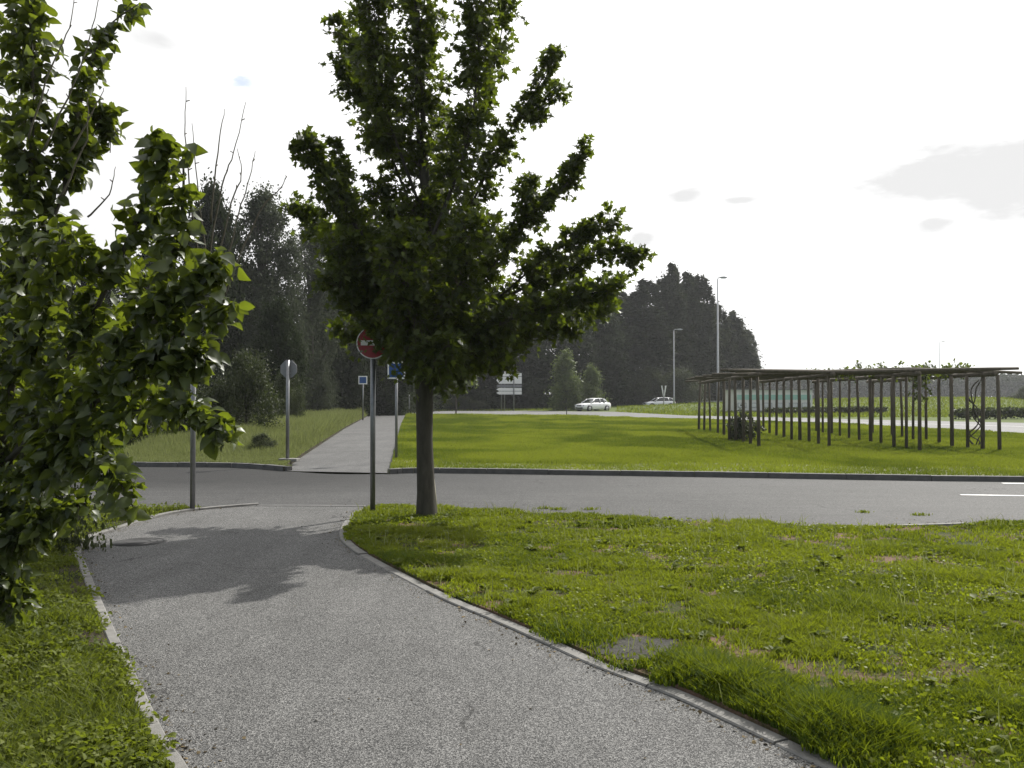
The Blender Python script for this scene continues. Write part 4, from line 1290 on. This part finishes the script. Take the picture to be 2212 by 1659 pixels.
# low concrete strip where the road bends away at the right
b = Boxes()
gl = [Vector(p) for p in (G(1720, 1142), G(1850, 1144), G(2000, 1140), G(2120, 1136))]
for a_, c_ in zip(gl[:-1], gl[1:]):
    ang = math.atan2((c_ - a_).y, (c_ - a_).x)
    b.box(((a_.x + c_.x) / 2, (a_.y + c_.y) / 2, .022), ((c_ - a_).length - .012, .07, .05), Matrix.Rotation(ang, 3, 'Z'))
o = b.build('kerb', M['concrete'], bevel=.004); o['kind'] = 'structure'

# stake beside the tree
bx = G(943, 1119)
tb = Tubes(); tb.add([(0, 0, -.05), (-.02, 0, .25), (-.045, .01, .50)], [.020, .019, .017], 7)
o = link('tree_stake', tb.mesh('tree_stake'), M['stake']); o.location = (bx[0], bx[1], .03)
tag(o, 'short pale wooden stake leaning against the right side of the maple trunk', 'stake')

# low white building behind the pergola
zb_ = 92; kb = zb_ / F
s = empty('low_building', (P(1672, 850, zb_).x, zb_, 0))
tag(s, 'low white flat-roofed building with a pale teal band seen through the pergola', 'building')
W2 = 83 * kb; H2 = EYE + 12 * kb + .12
b = Boxes(); b.box((0, 2.5, H2 / 2), (2 * W2, 5, H2)); wl = b.build('wall', M['wall'], s)
b = Boxes(); b.box((0, -.014, H2 * .68), (2 * W2 - .3, .04, .52)); b.build('teal_band', M['teal'], s)
b = Boxes(); b.box((0, 2.5, H2 + .06), (2 * W2 + .3, 5.3, .12)); b.build('roof', M['roof'], s)
b = Boxes(); b.box((0, -.02, .12), (2 * W2 + .04, .06, .24)); b.build('plinth', M['roof'], s)
for i in range(6):
    b = Boxes(); b.box((-W2 + (i + .5) * 2 * W2 / 6, -.02, H2 * .33), (.9, .05, .5)); f = b.build('window', M['alu'], s)
    b = Boxes(); b.box((-W2 + (i + .5) * 2 * W2 / 6, -.05, H2 * .33), (.8, .02, .4)); b.build('pane', M['lens'], f)

# ------------------------------------------------------------------ cars
def make_car(paint, loc, rz, label, wagon=False):
    root = empty('parked_car' if False else 'car', loc, rz)      # front towards local -X
    tag(root, label, 'car', 'light cars on the far road')
    # sections along x: (x, half width, z bottom, z shoulder)
    prof = [(-2.15, .62, .32, .62), (-2.08, .76, .22, .72), (-1.8, .85, .2, .80), (-1.2, .89, .2, .88), (-.6, .90, .2, .93), (.6, .90, .2, .95), (1.4, .89, .2, .97), (1.9, .84, .22, .96), (2.08, .76, .3, .90), (2.12, .66, .36, .8)]
    bm = bmesh.new(); rings = []
    for x_, hw, zb2, zs in prof:
        zm = (zb2 + zs) / 2
        ring = [(-hw * .92, zb2), (-hw, zb2 + .12), (-hw * 1.02, zm), (-hw * .98, zs - .08), (-hw * .88, zs), (0, zs + .03), (hw * .88, zs), (hw * .98, zs - .08), (hw * 1.02, zm), (hw, zb2 + .12), (hw * .92, zb2)]
        rings.append([bm.verts.new((x_, a, b2)) for a, b2 in ring])
    for r1, r2 in zip(rings[:-1], rings[1:]):
        for i in range(len(r1)):
            j = (i + 1) % len(r1)
            bm.faces.new((r1[i], r1[j], r2[j], r2[i]))
    bm.faces.new(rings[0]); bm.faces.new(rings[-1][::-1])
    bmesh.ops.recalc_face_normals(bm, faces=bm.faces)
    me = bpy.data.meshes.new('body'); bm.to_mesh(me); bm.free()
    for p in me.polygons: p.use_smooth = True
    body = link('body', me, M[paint], root)
    # cabin glass and roof
    rear = 1.95 if wagon else 1.55
    cab = [(-1.05, .80, .90), (-.28, .62, 1.36), (.2, .60, 1.43), (.9, .60, 1.42), (rear - .45, .58, 1.36), (rear, .74, .96)]
    bm = bmesh.new(); L = []
    for x_, hw, zt in cab:
        L.append([bm.verts.new((x_, -.82 if zt < 1 else -.80, .90)), bm.verts.new((x_, -hw, zt)), bm.verts.new((x_, hw, zt)), bm.verts.new((x_, .82 if zt < 1 else .80, .90))])
    for r1, r2 in zip(L[:-1], L[1:]):
        for i in range(3):
            bm.faces.new((r1[i], r1[i + 1], r2[i + 1], r2[i]))
    bmesh.ops.recalc_face_normals(bm, faces=bm.faces)
    me = bpy.data.meshes.new('windows'); bm.to_mesh(me); bm.free()
    link('windows', me, M['glass'], root)
    bm = bmesh.new(); up = []; dn = []
    for x_, hw, zt in [(-.36, .63, 1.355), (.2, .62, 1.45), (.9, .62, 1.44), (rear - .40, .60, 1.37)]:
        up.append([bm.verts.new((x_, -hw, zt - .02)), bm.verts.new((x_, -hw * .8, zt + .03)), bm.verts.new((x_, hw * .8, zt + .03)), bm.verts.new((x_, hw, zt - .02)), bm.verts.new((x_, 0, zt - .03))])
    for r1, r2 in zip(up[:-1], up[1:]):
        for i in range(5):
            j = (i + 1) % 5
            bm.faces.new((r1[i], r1[j], r2[j], r2[i]))
    bm.faces.new(up[0]); bm.faces.new(up[-1][::-1])
    bmesh.ops.recalc_face_normals(bm, faces=bm.faces)
    me = bpy.data.meshes.new('roof'); bm.to_mesh(me); bm.free()
    link('roof', me, M[paint], root)
    tb = Tubes()
    for sgn in (-1, 1):
        tb.add([(-1.07, sgn * .80, .91), (-.34, sgn * .635, 1.36)], .035, 6)
        tb.add([(rear - .42, sgn * .605, 1.37), (rear + .02, sgn * .76, .95)], .06, 6)
        tb.add([(.42, sgn * .815, .93), (.42, sgn * .62, 1.42)], .035, 6)
        tb.add([(1.12, sgn * .81, .93), (1.02, sgn * .62, 1.40)], .05, 6)
    link('pillars', tb.mesh('pillars'), M[paint], root)
    for x_ in (-1.35, 1.32):
        for sgn in (-1, 1):
            tb = Tubes(); tb.add([(x_, sgn * .74, .31), (x_, sgn * .935, .31)], .31, 22); wh = link('wheel', tb.mesh('wheel', False), M['tyre'], root)
            tb = Tubes(); tb.add([(x_, sgn * .93, .31), (x_, sgn * .945, .31)], [.21, .19], 18); link('rim', tb.mesh('rim', False), M['rim'], wh)
            tb = Tubes(); tb.add([(x_, sgn * .70, .33), (x_, sgn * .925, .33)], .37, 22); link('wheel_arch', tb.mesh('wheel_arch', False), M['plastic'], wh)
    for sgn in (-1, 1):
        b = Boxes(); b.box((-2.05, sgn * .60, .66), (.14, .30, .13), Matrix.Rotation(sgn * .25, 3, 'Z')); b.build('headlight', M['lens'], root, bevel=.02)
        b = Boxes(); b.box((2.05, sgn * .62, .80), (.14, .26, .16)); b.build('tail_light', M['red'], root, bevel=.02)
        b = Boxes(); b.box((-.78, sgn * .96, .98), (.14, .16, .11)); b.build('mirror', M[paint], root, bevel=.02)
    b = Boxes(); b.box((-2.125, 0, .62), (.06, .78, .13)); b.build('grille', M['plastic'], root, bevel=.01)
    b = Boxes(); b.box((-2.12, 0, .36), (.10, 1.2, .16)); b.build('lower_grille', M['plastic'], root, bevel=.01)
    b = Boxes(); b.box((-2.172, 0, .47), (.02, .5, .10)); b.build('number_plate', M['white'], root)
    return root
zc = 101
make_car('car_white', (P(1281, 850, zc).x, zc, .02), R(38), 'white car driving towards the left at the bend of the far road')
zc = 121
make_car('car_silver', (P(1424, 850, zc).x, zc, .1), R(12), 'white estate car half hidden behind the grassy bank', True)

# ------------------------------------------------------------------ haze
b = Boxes(); b.box((150, 240, 9), (900, 620, 24))
b2 = bpy.data.materials.new('haze_air'); b2.use_nodes = True
t = NT(b2.node_tree); b2.node_tree.nodes.clear()
vol = t.n('ShaderNodeVolumePrincipled', ins={'Color': (.94, .96, 1.0, 1), 'Density': .00028, 'Anisotropy': .3})
t.n('ShaderNodeOutputMaterial', ins={'Volume': vol.outputs[0]})
HAZE = True
if HAZE:
    o = b.build('haze', b2)
    o['kind'] = 'stuff'; o['label'] = 'thin pale air over the whole place'; o['category'] = 'haze'
